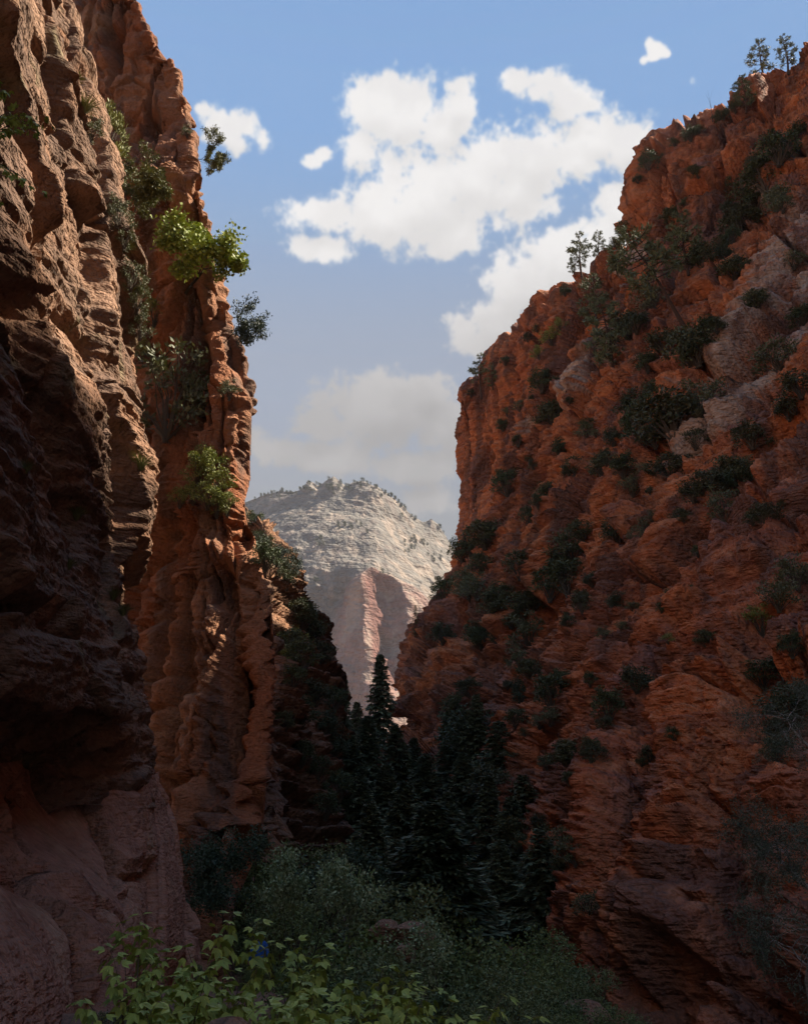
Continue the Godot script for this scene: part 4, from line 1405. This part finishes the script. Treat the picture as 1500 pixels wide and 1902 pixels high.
	for p in net[3]:
		far.append(p + Vector3(-10, 0, -45))
	net.append(far)
	for line in net:
		line.append(line[5] + Vector3(-14, 1, -14))
		line.append(line[5] + Vector3(-60, -8, -40))
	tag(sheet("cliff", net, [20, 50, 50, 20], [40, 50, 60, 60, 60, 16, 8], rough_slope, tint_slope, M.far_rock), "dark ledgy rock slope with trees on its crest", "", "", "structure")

	# --- the tall red cliff in shade
	net = [
		[Vector3(70, -6, 140), Vector3(72, 5, 140), Vector3(74, 16, 140), Vector3(77, 32, 140), Vector3(80, 54, 140), Vector3(82, 84, 130), Vector3(90, 118, 116), Vector3(98, 148, 104)],
		[Vector3(44, -4, 30), Vector3(46, 6, 29), Vector3(49, 16, 28), Vector3(53, 30, 26), Vector3(59, 52, 18), Vector3(68, 82, 4), Vector3(80, 115, -16), Vector3(93, 145, -36)],
		column([[2000, 2000, 30], [2000, 1700, 36], [2000, 1450, 42], [1990, 1180, 50], [1970, 880, 60], [1940, 520, 73], [1890, 105, 87], [1850, -318, 98]]),
		column([[1700, 2000, 30], [1700, 1720, 35], [1700, 1450, 41], [1700, 1200, 49], [1690, 930, 61], [1680, 620, 76], [1670, 240, 102], [1650, -140, 117]]),
		column([[1500, 2000, 31], [1500, 1740, 35], [1500, 1450, 41], [1500, 1200, 50], [1500, 950, 64], [1500, 680, 87], [1500, 370, 113], [1500, 66, 132]]),
		column([[1370, 2000, 35], [1370, 1740, 39], [1370, 1450, 46], [1370, 1200, 56], [1375, 980, 71], [1380, 720, 95], [1380, 460, 120], [1385, 182, 139]]),
		column([[1250, 2000, 39], [1245, 1740, 43], [1245, 1450, 52], [1245, 1200, 64], [1250, 1000, 80], [1255, 780, 104], [1255, 520, 129], [1250, 262, 147]]),
		column([[1200, 1995, 41], [1195, 1740, 45.5], [1190, 1450, 56], [1190, 1210, 69], [1196, 1010, 87], [1200, 805, 111], [1196, 560, 137], [1192, 300, 153]]),
		column([[1150, 1990, 43], [1145, 1740, 48], [1140, 1450, 60], [1140, 1220, 75], [1145, 1020, 95], [1150, 830, 118], [1146, 640, 144], [1150, 450, 161]]),
		column([[1050, 1960, 49], [1045, 1730, 56], [1040, 1460, 73], [1040, 1240, 93], [1040, 1050, 115], [1045, 880, 140], [1045, 700, 160], [1050, 525, 175]]),
		column([[960, 1900, 58], [945, 1690, 71], [940, 1460, 95], [935, 1270, 120], [945, 1090, 145], [955, 920, 168], [958, 770, 184], [962, 628, 192]]),
		column([[880, 1840, 72], [850, 1640, 94], [840, 1450, 122], [835, 1290, 150], [858, 1120, 176], [885, 950, 195], [890, 820, 204], [890, 708, 207]]),
		column([[810, 1780, 92], [765, 1560, 122], [752, 1420, 150], [745, 1292, 180], [806, 1120, 202], [850, 960, 212], [850, 830, 214], [851, 742, 213]]),
	]
	var back := []
	var back2 := []
	for p in net[12]:
		back.append(p + Vector3(12, 1, -30))
		back2.append(p + Vector3(70, 2, -90))
	net.append(back)
	net.append(back2)
	for line in net:
		line.append(line[7] + Vector3(12, 3, -10))
		line.append(line[7] + Vector3(70, -2, -50))
	dents_red = [
		dent(at(1425, 800, 84), at(1410, 860, 82), 5.5, -6.0, 0.45),
		dent(at(1340, 1045, 66), at(1250, 1100, 70), 3.0, -2.2, 0.5),
		dent(at(1200, 1790, 45), at(1190, 1860, 44), 2.0, -3.0, 0.5),
		dent(at(1180, 1620, 49), at(1210, 1740, 47), 2.6, 1.6, 0.6),
		dent(at(1100, 1560, 55), at(1105, 1840, 50), 1.2, 1.4, 0.7),
		dent(at(1060, 1480, 65), at(1050, 1640, 60), 3.0, -3.2, 0.6),
		dent(at(1390, 1120, 58), at(1380, 1320, 52), 1.6, -2.4, 0.5),
		dent(at(1255, 1500, 51), at(1262, 1740, 45), 0.6, -1.4, 0.5),
		dent(at(1300, 1480, 49), at(1305, 1740, 44), 0.6, -1.2, 0.5),
		dent(at(1340, 1480, 48), at(1340, 1740, 43), 0.6, -1.2, 0.5),
		dent(at(1280, 1750, 42), at(1330, 1830, 41), 1.6, 1.6, 0.6),
		dent(at(900, 1150, 172), at(910, 1260, 150), 7.0, -6.0, 0.6),
		dent(at(1050, 1010, 118), at(1000, 1100, 120), 5.0, -4.0, 0.6),
	]
	for f in [[1500, 430, 112, 1290, 700, 100, 5.0], [1500, 530, 104, 1340, 760, 95, 4.0], [1480, 620, 98, 1360, 700, 98, 3.0], [1330, 780, 98, 1280, 800, 100, 5.0], [1110, 640, 148, 1060, 700, 150, 6.0], [990, 790, 178, 960, 830, 180, 4.0], [1450, 300, 122, 1330, 420, 126, 4.0], [1180, 480, 150, 1100, 560, 155, 3.0]]:
		var a := at(f[0], f[1], f[2])
		var b := at(f[3], f[4], f[5])
		dents_red.append(dent(a, b, f[6] * 1.2, f[6] * 0.14, 0.9))
		pale_bands.append([a, b - a, f[6], 1.0 / (b - a).length_squared()])
	tag(sheet("cliff", net, [6, 10, 22, 30, 76, 72, 34, 34, 60, 60, 60, 60, 16, 6], [60, 120, 130, 120, 130, 130, 130, 20, 8], rough_red, tint_red, M.far_rock), "tall red sandstone cliff dotted with dark shrubs and pines", "", "", "structure")

	# --- the pale dome far behind
	var tops := [[250, 985], [380, 955], [470, 930], [510, 915], [550, 911], [571, 896], [592, 908], [618, 892], [642, 914], [664, 905], [700, 914], [730, 932], [762, 960], [785, 974], [806, 970], [832, 1000], [870, 1040], [960, 1090], [1120, 1160]]
	net = []
	for t in tops:
		var line := []
		var sum := 0.0
		var share := 0.0
		for o in tops:                                       # only the crest follows the small peaks
			var near := exp(-pow((o[0] - t[0]) / 55.0, 2.0))
			sum += o[1] * near
			share += near
		var smooth := sum / share
		for q in [[1.0, 1150.0], [0.72, 1215.0], [0.52, 1250.0], [0.38, 1275.0], [0.27, 1310.0], [0.16, 1420.0], [0.06, 1530.0], [0.0, 1580.0]]:
			line.append(at(t[0], lerpf(t[1] if q[0] < 0.03 else smooth, 1500.0, q[0]), q[1] + 0.5 * absf(t[0] - 700.0)))
		line.append(line[7] + Vector3(0, -6, -60))
		line.append(line[7] + Vector3(0, -200, -400))
		net.append(line)
	prow = [at(722, 1130, 1285), at(715, 1420, 1190)]
	arch = [at(717, 1085, 1305), at(722, 1235, 1255)]
	dents_dome = [
		dent(prow[0], prow[1], 98.0, 11.0, 0.25),
		dent(at(717, 1085, 1305), at(722, 1180, 1268), 32.0, -26.0, 0.35),
		dent(at(724, 1180, 1268), at(720, 1260, 1250), 30.0, -16.0, 0.4),
		dent(at(640, 1080, 1290), at(690, 1060, 1300), 40.0, 14.0, 0.8),
		dent(at(780, 1100, 1300), at(800, 1200, 1280), 30.0, -24.0, 0.7),
		dent(at(600, 1050, 1320), at(560, 1150, 1320), 60.0, -30.0, 0.9),
	]
	var seg := []
	for k in tops.size() - 1:
		seg.append(clampi(int((tops[k + 1][0] - tops[k][0]) * 0.62), 6, 24))
	tag(sheet("mountain", net, seg, [20, 34, 34, 34, 36, 36, 26, 6, 4], rough_dome, tint_dome, M.dome_rock, true), "pale rock dome with a pink arch in its face", "", "", "structure")

	# --- the ground, one sheet out to the horizon
	net = []
	var gx := [-3000.0, -600.0, -120.0, -40.0, -14.0, -5.0, 0.0, 6.0, 16.0, 50.0, 140.0, 700.0, 3000.0]
	var gz := [1500.0, 300.0, 60.0, 12.0, 0.0, -10.0, -24.0, -50.0, -110.0, -240.0, -700.0, -2000.0, -4500.0]
	for x in gx:
		var line := []
		for z in gz:
			line.append(Vector3(x, 0, z))
		net.append(line)
	tag(sheet("ground", net, [2, 3, 8, 20, 30, 26, 26, 22, 16, 8, 3, 2], [2, 3, 10, 24, 40, 40, 40, 30, 24, 8, 4, 2], rough_ground, tint_ground, M.soil, false), "reddish brown soil of trail and canyon floor", "", "", "structure")
